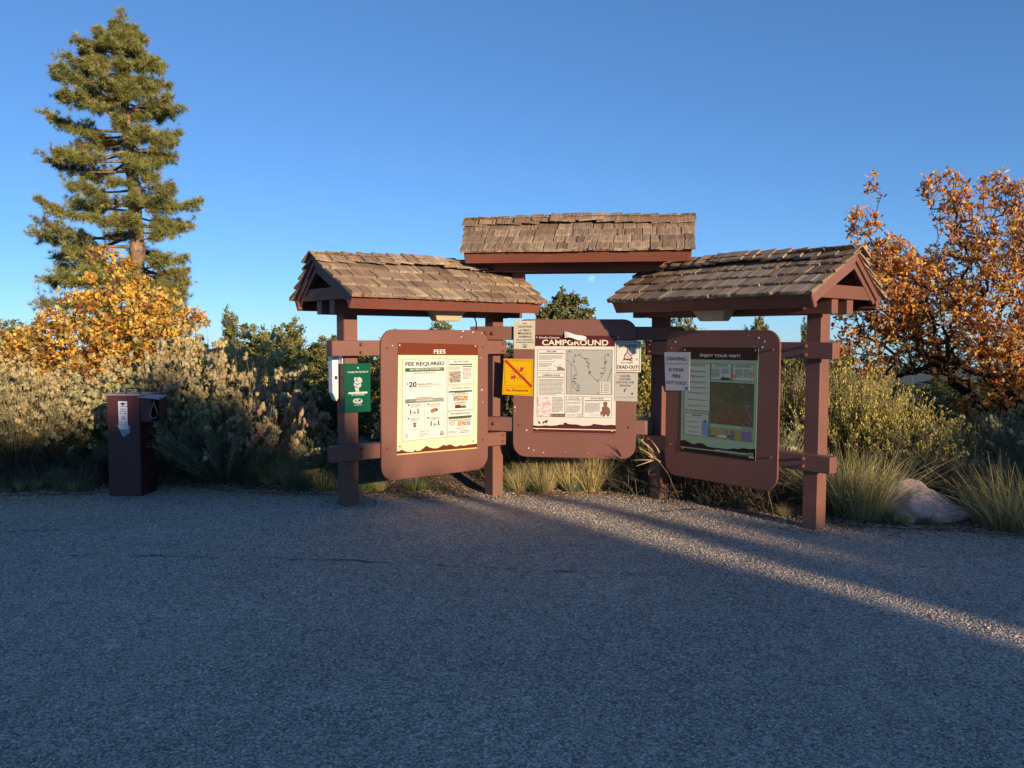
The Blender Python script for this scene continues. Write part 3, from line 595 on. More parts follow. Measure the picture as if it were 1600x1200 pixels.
# ------------------------------------------------------------------ printed posters and notices
PRINTS = {
'fees': {'w': 0,'c': (0.017,1.03),'off': -0.004,'col': 'efe6c0','q': [(-0.445,0.518),(0.462,0.494),(0.451,-0.518),(-0.468,-0.495)],'it': [['G','header_band','7a3517',1,[(-0.445,0.518),(0.462,0.494),(0.462,0.391),(-0.455,0.405)]],['T','lettering','ffffff',4,[-0.059,0.412,0.075,0.451],'FEES',0.012],['O','text_frame','4a5a48',2,[-0.405,-0.388,0.09,0.366],0.003],['R','text_panel','efeae0',1,[-0.405,-0.388,0.09,0.366]],['T','lettering','24381f',4,[-0.373,0.297,0.061,0.338],'FEE REQUIRED',0.03],['R','print','3c7a35',1,[-0.375,0.248,0.061,0.283]],['T','lettering','f2efe6',4,[-0.327,0.26,0.012,0.278],'SELF-SERVICE PAY STATION',0.015],['L','small_print','5a5650',3,[-0.276,0.225,-0.041,0.241],1],['T','lettering','30302e',4,[-0.36,0.128,-0.344,0.148],'$',0.02],['T','lettering','242424',4,[-0.336,0.106,-0.251,0.156],'20',0.03],['T','lettering','2a2a2a',4,[-0.235,0.122,-0.086,0.138],'SINGLE SITE',0.02],['T','lettering','3a3a3a',4,[-0.078,0.118,0.005,0.131],'DAILY FEE',0],['T','lettering','3a3a3a',4,[-0.235,0.105,-0.082,0.116],'With Pass Discount',0.01],['T','lettering','3a3a3a',4,[0.005,0.098,0.036,0.11],'$10',0],['L','small_print','5a5650',3,[-0.262,-0.004,-0.064,0.012],1],['R','print','3c7a35',1,[-0.376,-0.042,0.054,-0.003]],['T','lettering','f2efe6',4,[-0.253,-0.027,-0.075,-0.011],'INSTRUCTIONS',0.02],['O','text_frame','55605a',2,[-0.382,-0.287,0.053,-0.031],0.002],['N','line','55605a',3,[(-0.162,-0.042),(-0.165,-0.281)],0.002],['N','line','55605a',3,[(-0.382,-0.155),(0.053,-0.166)],0.002],['L','small_print','5a5650',3,[-0.317,-0.085,-0.206,-0.052],3],['G','number_dot','444440',3,[(-0.348,-0.051),(-0.329,-0.052),(-0.329,-0.066),(-0.348,-0.065)]],['L','small_print','5a5650',3,[-0.098,-0.088,0.017,-0.055],3],['G','number_dot','444440',3,[(-0.13,-0.053),(-0.111,-0.054),(-0.111,-0.068),(-0.13,-0.067)]],['L','small_print','5a5650',3,[-0.32,-0.21,-0.21,-0.177],3],['G','number_dot','444440',3,[(-0.351,-0.175),(-0.333,-0.176),(-0.333,-0.19),(-0.352,-0.189)]],['L','small_print','5a5650',3,[-0.1,-0.217,0.015,-0.183],3],['G','number_dot','444440',3,[(-0.133,-0.181),(-0.113,-0.182),(-0.113,-0.197),(-0.133,-0.195)]],['R','icon','202020',3,[-0.323,-0.144,-0.311,-0.099]],['G','icon','303030',3,[(-0.296,-0.142),(-0.277,-0.115),(-0.258,-0.143),(-0.269,-0.142),(-0.277,-0.128),(-0.286,-0.143)]],['G','icon','202020',3,[(-0.25,-0.143),(-0.241,-0.113),(-0.245,-0.103),(-0.235,-0.092),(-0.228,-0.104),(-0.233,-0.116),(-0.22,-0.143),(-0.229,-0.143),(-0.237,-0.124),(-0.243,-0.144)]],['R','icon','202020',3,[-0.098,-0.268,-0.085,-0.222]],['G','icon','303030',3,[(-0.07,-0.266),(-0.05,-0.239),(-0.031,-0.267),(-0.042,-0.267),(-0.05,-0.252),(-0.059,-0.267)]],['G','icon','202020',3,[(-0.022,-0.268),(-0.013,-0.236),(-0.017,-0.227),(-0.006,-0.216),(0.0,-0.228),(-0.004,-0.24),(0.009,-0.268),(0.0,-0.268),(-0.009,-0.249),(-0.015,-0.268)]],['G','icon','a8765a',3,[(-0.1,-0.113),(-0.031,-0.094),(-0.013,-0.127),(-0.089,-0.147)]],['G','icon','2a2a2a',4,[(-0.042,-0.116),(-0.026,-0.105),(-0.009,-0.121),(-0.028,-0.126)]],['G','icon','8a5a48',3,[(-0.296,-0.223),(-0.25,-0.222),(-0.256,-0.232),(-0.263,-0.232),(-0.261,-0.256),(-0.252,-0.266),(-0.295,-0.265),(-0.286,-0.257),(-0.288,-0.232),(-0.294,-0.232)]],['T','lettering','77736a',4,[-0.225,-0.317,-0.114,-0.301],'Thank You',0.01],['L','small_print','8a867c',3,[-0.223,-0.362,-0.108,-0.326],3],['O','text_frame','3a3a38',2,[-0.383,-0.354,-0.347,-0.319],0.003],['G','tree_emblem','3a3a38',3,[(-0.373,-0.343),(-0.366,-0.326),(-0.356,-0.343)]],['N','loop_emblem','3a3a38',3,[(0.029,-0.324),(0.011,-0.354),(0.049,-0.355),(0.029,-0.324)],0.008],['O','text_frame','4a5a48',2,[0.106,0.116,0.412,0.357],0.003],['R','text_panel','efeae0',1,[0.106,0.116,0.412,0.357]],['O','text_frame','4a5a48',2,[0.101,-0.139,0.403,0.105],0.003],['R','text_panel','efeae0',1,[0.101,-0.139,0.403,0.105]],['O','text_frame','4a5a48',2,[0.1,-0.387,0.403,-0.14],0.003],['R','text_panel','efeae0',1,[0.1,-0.387,0.403,-0.14]],['T','lettering','3a3a36',4,[0.173,0.325,0.343,0.341],'FEE PROGRAM',0.015],['R','print','46663e',2,[0.119,0.299,0.394,0.312]],['L','small_print','5a5650',3,[0.119,0.251,0.253,0.288],4],['R','picture','IMG_grey',3,[0.119,0.134,0.252,0.242]],['R','print','46663e',2,[0.272,0.279,0.394,0.289]],['L','small_print','5a5650',3,[0.278,0.161,0.385,0.271],9],['T','lettering','4a4a46',4,[0.307,0.136,0.361,0.145],'Thank you',0],['T','lettering','4a4a46',4,[0.146,0.071,0.359,0.087],'HONORED PASSES',0.015],['R','print','46663e',2,[0.113,0.037,0.39,0.054]],['L','small_print','5a5650',3,[0.181,0.026,0.32,0.04],1],['L','small_print','5a5650',3,[0.141,0.01,0.359,0.027],1],['R','picture','IMG_grey',3,[0.166,-0.044,0.251,0.006]],['R','picture','IMG_orange',3,[0.255,-0.046,0.337,0.004]],['L','small_print','5a5650',3,[0.195,-0.067,0.303,-0.055],1],['L','small_print','5a5650',3,[0.169,-0.076,0.33,-0.062],1],['R','print','a8322c',3,[0.184,-0.099,0.25,-0.08]],['R','print','b8b4ac',3,[0.252,-0.102,0.318,-0.081]],['R','print','2c2c2c',3,[0.184,-0.115,0.318,-0.098]],['T','lettering','3a3a36',4,[0.132,-0.177,0.362,-0.158],'SITE RESERVATIONS',0.015],['R','print','46663e',2,[0.109,-0.214,0.386,-0.192]],['L','small_print','5a5650',3,[0.115,-0.243,0.376,-0.208],2],['L','small_print','5a5650',3,[0.118,-0.287,0.192,-0.242],5],['R','picture','IMG_orange',3,[0.216,-0.287,0.261,-0.242]],['R','picture','IMG_orange',3,[0.268,-0.289,0.317,-0.244]],['R','picture','IMG_blue',3,[0.324,-0.29,0.373,-0.244]],['L','small_print','5a5650',3,[0.197,-0.32,0.301,-0.306],1],['L','small_print','5a5650',3,[0.115,-0.355,0.214,-0.331],2],['L','small_print','5a5650',3,[0.232,-0.364,0.365,-0.332],2],['G','mountain_band','6b2f16',2,[(-0.468,-0.473),(-0.441,-0.476),(-0.42,-0.462),(-0.384,-0.478),(-0.358,-0.487),(-0.296,-0.495),(-0.285,-0.49),(-0.269,-0.477),(-0.256,-0.49),(-0.211,-0.489),(-0.146,-0.449),(-0.114,-0.466),(-0.071,-0.48),(-0.016,-0.483),(0.051,-0.457),(0.084,-0.467),(0.129,-0.458),(0.163,-0.475),(0.197,-0.487),(0.254,-0.476),(0.289,-0.486),(0.335,-0.48),(0.451,-0.477),(0.451,-0.518),(-0.468,-0.495)]],['N','yellow_stripe','e8d27a',3,[(-0.469,-0.504),(0.45,-0.52)],0.011],['G','fixing_screw','e8e6dc',5,[(-0.441,0.494),(-0.432,0.502),(-0.423,0.494),(-0.432,0.486)]],['G','fixing_screw','e8e6dc',5,[(0.421,0.481),(0.431,0.49),(0.442,0.481),(0.431,0.473)]],['G','fixing_screw','202020',5,[(-0.445,-0.43),(-0.435,-0.423),(-0.426,-0.432),(-0.435,-0.439)]],['G','fixing_screw','202020',5,[(0.392,-0.449),(0.402,-0.441),(0.413,-0.451),(0.402,-0.458)]]]},
'camp': {'w': 1,'c': (0.007,1.133),'off': -0.004,'col': 'ece6da','q': [(-0.396,0.492),(0.403,0.481),(0.404,-0.488),(-0.412,-0.483)],'it': [['G','header_band','5a1a22',1,[(-0.396,0.492),(0.403,0.481),(0.403,0.378),(-0.402,0.379)]],['T','lettering','ece4c4',4,[-0.356,0.449,-0.155,0.473],'Devils Canyon',0.02],['T','lettering','fff6d8',4,[-0.327,0.387,0.326,0.443],'CAMPGROUND',0.02],['O','text_frame','4a3234',2,[-0.373,0.135,-0.095,0.347],0.003],['R','text_panel','efebe2',1,[-0.373,0.135,-0.095,0.347]],['T','lettering','2a2222',4,[-0.283,0.319,-0.185,0.335],'WELCOME',0.02],['R','print','302424',2,[-0.358,0.304,-0.112,0.311]],['L','small_print','5a5650',3,[-0.358,0.243,-0.111,0.288],4],['L','small_print','5a5650',3,[-0.358,0.218,-0.179,0.228],1],['L','small_print','5a5650',3,[-0.358,0.17,-0.227,0.209],3],['L','small_print','5a5650',3,[-0.354,0.15,-0.211,0.155],1],['G','picture','a07878',3,[(-0.179,0.141),(-0.171,0.171),(-0.144,0.179),(-0.103,0.156),(-0.101,0.14)]],['N','line','8a6a60',3,[(-0.211,0.191),(-0.171,0.166),(-0.16,0.192),(-0.131,0.195)],0.004],['O','text_frame','4a3234',2,[-0.375,-0.325,-0.096,0.113],0.003],['R','text_panel','efebe2',1,[-0.375,-0.325,-0.096,0.113]],['T','lettering','2a2222',4,[-0.322,0.082,-0.147,0.099],'CAMPING RULES',0.02],['R','print','302424',2,[-0.364,0.068,-0.108,0.075]],['L','small_print','5a5650',3,[-0.357,-0.111,-0.11,0.054],13],['R','picture','IMG_pink',3,[-0.371,-0.322,-0.235,-0.129]],['L','small_print','5a5650',3,[-0.222,-0.279,-0.109,-0.127],11],['R','print','5a4242',3,[-0.232,-0.321,-0.099,-0.292]],['T','lettering','cfc8bc',4,[-0.224,-0.316,-0.109,-0.3],'BE FIRE SAFE',0],['R','site_map','b9b8b0',1,[-0.083,-0.095,0.367,0.344]],['O','text_frame','4a3234',2,[-0.083,-0.097,0.367,0.346],0.004],['G','north_arrow','2a2a28',3,[(-0.069,0.322),(-0.053,0.335),(-0.037,0.322),(-0.044,0.321),(-0.053,0.328),(-0.063,0.32)]],['N','road','8f7f7c',3,[(-0.076,0.243),(-0.044,0.211),(-0.02,0.193),(-0.001,0.172)],0.006],['N','road','8f7f7c',3,[(-0.04,0.211),(-0.036,0.132),(-0.032,-0.026),(-0.042,-0.09)],0.005],['N','road','8f7f7c',3,[(-0.008,0.177),(0.015,0.133),(0.012,0.101),(-0.016,0.069),(-0.022,0.022),(-0.011,-0.026),(0.013,-0.049),(0.037,-0.057)],0.006],['N','road','8f7f7c',3,[(-0.013,0.22),(-0.018,0.262),(0.003,0.283),(0.05,0.291),(0.082,0.263),(0.113,0.244),(0.137,0.197),(0.138,0.15),(0.146,0.118),(0.169,0.087),(0.201,0.056),(0.225,0.04),(0.256,0.072),(0.279,0.104),(0.297,0.151),(0.297,0.214),(0.293,0.277),(0.305,0.301),(0.327,0.296)],0.006],['N','road','8f7f7c',3,[(0.364,0.168),(0.342,0.104),(0.322,0.044)],0.008],['N','road','8f7f7c',3,[(0.218,-0.094),(0.242,-0.067)],0.007],['R','site_marker','302c2a',4,[-0.014,0.223,-0.002,0.234]],['R','site_marker','6a5a58',4,[0.039,0.296,0.051,0.307]],['R','site_marker','6a5a58',4,[-0.004,0.286,0.009,0.297]],['R','site_marker','302c2a',4,[0.096,0.252,0.108,0.263]],['R','site_marker','4a4644',4,[0.118,0.252,0.13,0.263]],['R','site_marker','6a5a58',4,[0.112,0.216,0.124,0.227]],['R','site_marker','4a4644',4,[0.131,0.205,0.143,0.216]],['R','site_marker','6a5a58',4,[0.12,0.177,0.133,0.188]],['R','site_marker','6a5a58',4,[0.131,0.117,0.144,0.128]],['R','site_marker','302c2a',4,[0.147,0.122,0.16,0.133]],['R','site_marker','6a5a58',4,[0.139,0.106,0.152,0.117]],['R','site_marker','302c2a',4,[0.269,0.159,0.282,0.17]],['R','site_marker','4a4644',4,[0.265,0.112,0.277,0.123]],['R','site_marker','4a4644',4,[0.251,0.107,0.263,0.118]],['R','site_marker','6a5a58',4,[0.289,0.217,0.301,0.228]],['R','site_marker','302c2a',4,[0.292,0.206,0.305,0.217]],['R','site_marker','302c2a',4,[0.303,0.225,0.315,0.236]],['R','site_marker','6a5a58',4,[0.321,0.294,0.333,0.305]],['R','site_marker','4a4644',4,[0.321,0.285,0.334,0.296]],['R','site_marker','6a5a58',4,[-0.007,0.084,0.006,0.095]],['R','site_marker','6a5a58',4,[-0.013,0.054,0.0,0.065]],['R','site_marker','4a4644',4,[0.003,0.054,0.015,0.065]],['R','site_marker','4a4644',4,[-0.013,0.025,0.0,0.036]],['R','site_marker','6a5a58',4,[-0.007,0.017,0.006,0.028]],['R','site_marker','302c2a',4,[0.006,0.001,0.019,0.012]],['R','site_marker','302c2a',4,[0.03,-0.014,0.043,-0.003]],['R','site_marker','6a5a58',4,[0.019,-0.03,0.032,-0.019]],['R','site_marker','302c2a',4,[0.038,-0.038,0.051,-0.027]],['R','site_marker','6a5a58',4,[0.026,-0.058,0.038,-0.048]],['R','site_marker','4a4644',4,[0.034,-0.066,0.046,-0.055]],['R','site_marker','6a5a58',4,[0.015,-0.065,0.027,-0.054]],['R','site_marker','302c2a',4,[0.219,0.032,0.231,0.043]],['R','site_marker','c88a30',4,[0.012,0.089,0.031,0.101]],['R','map_key','e6e2d8',3,[0.249,-0.088,0.35,0.025]],['L','small_print','5a5650',3,[0.286,-0.081,0.343,0.016],6],['R','key_symbol','5a5652',4,[0.258,0.006,0.272,0.015]],['R','key_symbol','5a5652',4,[0.258,-0.011,0.272,-0.001]],['R','key_symbol','5a5652',4,[0.258,-0.027,0.273,-0.018]],['R','key_symbol','5a5652',4,[0.258,-0.044,0.273,-0.035]],['R','key_symbol','5a5652',4,[0.259,-0.061,0.273,-0.052]],['R','key_symbol','5a5652',4,[0.259,-0.078,0.273,-0.068]],['O','text_frame','4a3234',2,[-0.085,-0.326,0.078,-0.117],0.003],['R','text_panel','efebe2',1,[-0.085,-0.326,0.078,-0.117]],['T','lettering','2a2222',4,[-0.061,-0.139,0.048,-0.128],'CONTACT INFO',0.02],['R','print','302424',2,[-0.073,-0.155,0.063,-0.149]],['L','small_print','5a5650',3,[-0.073,-0.193,0.062,-0.17],3],['L','small_print','5a5650',3,[-0.073,-0.279,0.059,-0.208],7],['L','small_print','c8963c',3,[-0.068,-0.318,0.015,-0.294],2],['R','cross_emblem','c8a8a0',3,[0.027,-0.32,0.069,-0.287]],['R','print','efebe2',4,[0.042,-0.319,0.053,-0.289]],['R','print','efebe2',4,[0.031,-0.309,0.066,-0.298]],['O','text_frame','4a3234',2,[0.083,-0.324,0.365,-0.118],0.003],['R','text_panel','efebe2',1,[0.083,-0.324,0.365,-0.118]],['T','lettering','2a2222',4,[0.16,-0.142,0.285,-0.127],'BLACK BEARS',0.02],['R','print','302424',2,[0.099,-0.159,0.347,-0.153]],['L','small_print','5a5650',3,[0.102,-0.276,0.254,-0.177],9],['L','small_print','5a5650',3,[0.157,-0.303,0.252,-0.295],1],['G','bear_drawing','8a6450',3,[(0.279,-0.18),(0.29,-0.167),(0.316,-0.167),(0.326,-0.183),(0.317,-0.208),(0.345,-0.23),(0.353,-0.266),(0.339,-0.309),(0.324,-0.312),(0.311,-0.287),(0.296,-0.313),(0.28,-0.313),(0.27,-0.288),(0.258,-0.314),(0.254,-0.268),(0.27,-0.256),(0.27,-0.22),(0.29,-0.208)]],['G','animal_drawing','4a2020',3,[(-0.361,-0.385),(-0.357,-0.36),(-0.35,-0.376),(-0.339,-0.379),(-0.34,-0.393),(-0.358,-0.395)]],['G','animal_drawing','4a2020',3,[(-0.315,-0.385),(-0.316,-0.373),(-0.294,-0.37),(-0.278,-0.353),(-0.273,-0.368),(-0.26,-0.352),(-0.265,-0.371),(-0.275,-0.377),(-0.275,-0.397),(-0.281,-0.384),(-0.303,-0.384),(-0.308,-0.399)]],['G','mountain_band','5a1a22',2,[(-0.411,-0.412),(-0.351,-0.417),(-0.287,-0.41),(-0.239,-0.414),(-0.175,-0.408),(-0.143,-0.399),(-0.108,-0.398),(-0.104,-0.381),(-0.08,-0.379),(-0.072,-0.39),(-0.016,-0.396),(0.016,-0.394),(0.079,-0.409),(0.158,-0.404),(0.193,-0.385),(0.221,-0.39),(0.3,-0.398),(0.362,-0.392),(0.408,-0.396),(0.404,-0.488),(-0.412,-0.483)]],['N','cream_stripe','efe2b8',3,[(-0.409,-0.443),(0.405,-0.445)],0.009],['N','pale_stripe','c09088',3,[(-0.411,-0.476),(0.404,-0.483)],0.003],['G','fixing_screw','f0ece0',5,[(-0.386,0.466),(-0.38,0.474),(-0.374,0.466),(-0.38,0.458)]],['G','fixing_screw','f0ece0',5,[(0.378,0.462),(0.385,0.47),(0.391,0.462),(0.385,0.454)]],['G','fixing_screw','f0ece0',5,[(-0.377,-0.45),(-0.371,-0.442),(-0.364,-0.45),(-0.371,-0.458)]],['G','fixing_screw','f0ece0',5,[(0.366,-0.456),(0.372,-0.448),(0.378,-0.455),(0.372,-0.463)]]]},
'hunt': {'w': 1,'c': (-0.497,1.621),'off': -0.008,'col': 'd8cfb8','q': [(-0.107,0.14),(0.109,0.143),(0.104,-0.141),(-0.106,-0.14)],'it': [['T','lettering','5a544a',4,[-0.015,0.108,0.026,0.125],'NO',0.02],['T','lettering','5a544a',4,[-0.06,0.073,0.078,0.092],'HUNTING',0.02],['T','lettering','5a544a',4,[-0.051,0.038,0.062,0.057],'or FIELD',0.02],['T','lettering','5a544a',4,[-0.063,0.006,0.078,0.025],'DRESSING',0.02],['T','lettering','5a544a',4,[-0.057,-0.026,0.072,-0.006],'ANIMALS',0.02],['T','lettering','5a544a',4,[-0.073,-0.054,0.086,-0.04],'IN or AROUND',0.02],['T','lettering','5a544a',4,[-0.082,-0.078,0.096,-0.065],'CAMPGROUNDS!',0.02],['O','text_frame','3a3632',2,[-0.015,-0.127,0.024,-0.091],0.004],['G','tree_emblem','3a3632',3,[(-0.005,-0.121),(0.005,-0.098),(0.014,-0.121)]],['G','tape','e9e3cf',2,[(-0.051,0.14),(0.036,0.14),(0.055,0.114),(0.033,0.124),(0.004,0.117),(-0.025,0.124),(-0.044,0.111)]]]},
'fire': {'w': 1,'c': (-0.56,1.199),'off': -0.008,'col': 'e8b400','q': [(-0.142,0.18),(0.153,0.178),(0.15,-0.186),(-0.16,-0.174)],'it': [['N','line','f0a020',2,[(-0.142,0.18),(0.153,0.178)],0.012],['O','text_frame','7a5a10',2,[-0.135,-0.084,0.143,0.166],0.003],['O','text_frame','7a5a10',2,[-0.144,-0.17,0.137,-0.1],0.003],['T','lettering','8a3a10',4,[-0.121,-0.143,0.105,-0.116],'No Fireworks',0.02],['N','red_slash','b83418',3,[(-0.125,0.164),(0.134,-0.087)],0.026],['G','firecracker','c8401c',4,[(0.011,0.065),(0.033,0.107),(0.062,0.094),(0.04,0.052)]],['G','firecracker','c8401c',4,[(-0.076,0.006),(-0.025,0.023),(-0.015,-0.003),(-0.063,-0.022)]],['N','burst_line','5a4a10',3,[(-0.068,0.064),(-0.02,0.042)],0.003],['N','burst_line','5a4a10',3,[(-0.052,0.085),(-0.012,0.049)],0.003],['N','burst_line','5a4a10',3,[(-0.012,0.101),(-0.001,0.062)],0.003],['N','burst_line','5a4a10',3,[(0.04,0.086),(0.069,0.102)],0.003],['N','burst_line','5a4a10',3,[(0.045,0.046),(0.085,0.056)],0.003],['N','burst_line','5a4a10',3,[(0.04,0.03),(0.093,0.027)],0.003],['N','burst_line','5a4a10',3,[(0.034,0.014),(0.077,-0.005)],0.003],['N','burst_line','5a4a10',3,[(0.013,0.006),(0.029,-0.031)],0.003],['N','burst_line','5a4a10',3,[(-0.004,0.001),(0.001,-0.038)],0.003],['N','burst_line','5a4a10',3,[(-0.028,-0.011),(-0.041,-0.043)],0.003],['N','burst_line','5a4a10',3,[(-0.076,0.029),(-0.036,0.029)],0.003],['N','burst_line','5a4a10',3,[(0.012,0.054),(0.028,0.07)],0.003],['O','text_frame','9a6a10',2,[-0.128,-0.058,-0.107,-0.036],0.002]]},
'wanted': {'w': 1,'c': (0.525,1.415),'off': -0.008,'col': 'ebe5d8','q': [(-0.128,0.152),(0.125,0.153),(0.126,-0.154),(-0.125,-0.15)],'it': [['O','text_frame','3a3634',2,[-0.113,-0.14,0.115,0.14],0.004],['T','lettering','1a1614',4,[-0.08,0.088,0.086,0.116],'WANTED',0.018],['T','lettering','3a3432',4,[-0.072,-0.071,0.052,-0.054],'Your campfire',0.01],['T','lettering','1a1614',4,[-0.102,-0.12,0.104,-0.087],'DEAD-OUT!',0.018],['N','flame_drawing','9a2a24',3,[(-0.03,-0.022),(-0.034,0.004),(-0.023,0.025),(-0.02,0.009),(-0.011,0.036),(-0.002,0.065),(-0.005,0.04),(0.011,0.025),(0.014,0.009),(0.027,0.015),(0.036,-0.006),(0.032,-0.027),(0.016,-0.035),(-0.015,-0.035),(-0.03,-0.022)],0.007],['N','log_drawing','4a3a34',3,[(-0.049,-0.035),(0.047,-0.019)],0.009],['N','log_drawing','8a4034',4,[(-0.041,-0.019),(0.043,-0.044)],0.009],['R','print','8a6a60',3,[-0.012,-0.01,0.013,0.0]],['O','text_frame','4a4644',2,[0.078,-0.037,0.095,-0.019],0.003],['L','small_print','5a5650',3,[0.033,-0.136,0.095,-0.13],1]]},
'water': {'w': 1,'c': (0.509,1.115),'off': -0.0065,'col': 'c4bfb6','q': [(-0.112,0.139),(0.116,0.138),(0.11,-0.141),(-0.114,-0.138)],'it': [['T','lettering','6a7078',4,[-0.057,0.097,0.042,0.117],'WATER',0.025],['T','lettering','6a7078',4,[-0.062,0.067,0.042,0.087],'SYSTEM',0.025],['T','lettering','b04a44',4,[-0.093,0.035,-0.046,0.056],'OFF',0.025],['T','lettering','6a7078',4,[-0.037,0.036,0.077,0.056],'FOR THE',0.025],['T','lettering','6a7078',4,[-0.061,0.004,0.048,0.025],'SEASON',0.025],['G','tap_drawing','5a5654',3,[(-0.022,-0.049),(-0.016,-0.02),(0.009,-0.011),(0.009,-0.02),(-0.006,-0.027),(-0.009,-0.049)]],['R','emblem','5a4a28',3,[0.052,-0.074,0.07,-0.056]],['L','small_print','6a6660',3,[-0.093,-0.105,0.103,-0.097],1]]},
'leaving': {'w': 2,'c': (-0.47,1.284),'off': -0.008,'col': 'dcdce0','q': [(-0.158,0.177),(0.149,0.182),(0.144,-0.173),(-0.135,-0.188)],'it': [['T','lettering','101018',4,[-0.117,0.101,0.111,0.135],'LEAVING',0.012],['T','lettering','101018',4,[-0.092,-0.002,0.084,0.03],'IS YOUR',0.012],['T','lettering','101018',4,[-0.05,-0.061,0.048,-0.03],'FIRE',0.012],['T','lettering','101018',4,[-0.126,-0.123,0.116,-0.093],'OUT COLD?',0.012],['N','rule','3a3a44',3,[(-0.139,0.066),(0.127,0.073)],0.004],['R','emblem','50504e',3,[0.104,-0.168,0.128,-0.143]],['L','small_print','5a5650',3,[-0.127,-0.169,-0.045,-0.169],1]]},
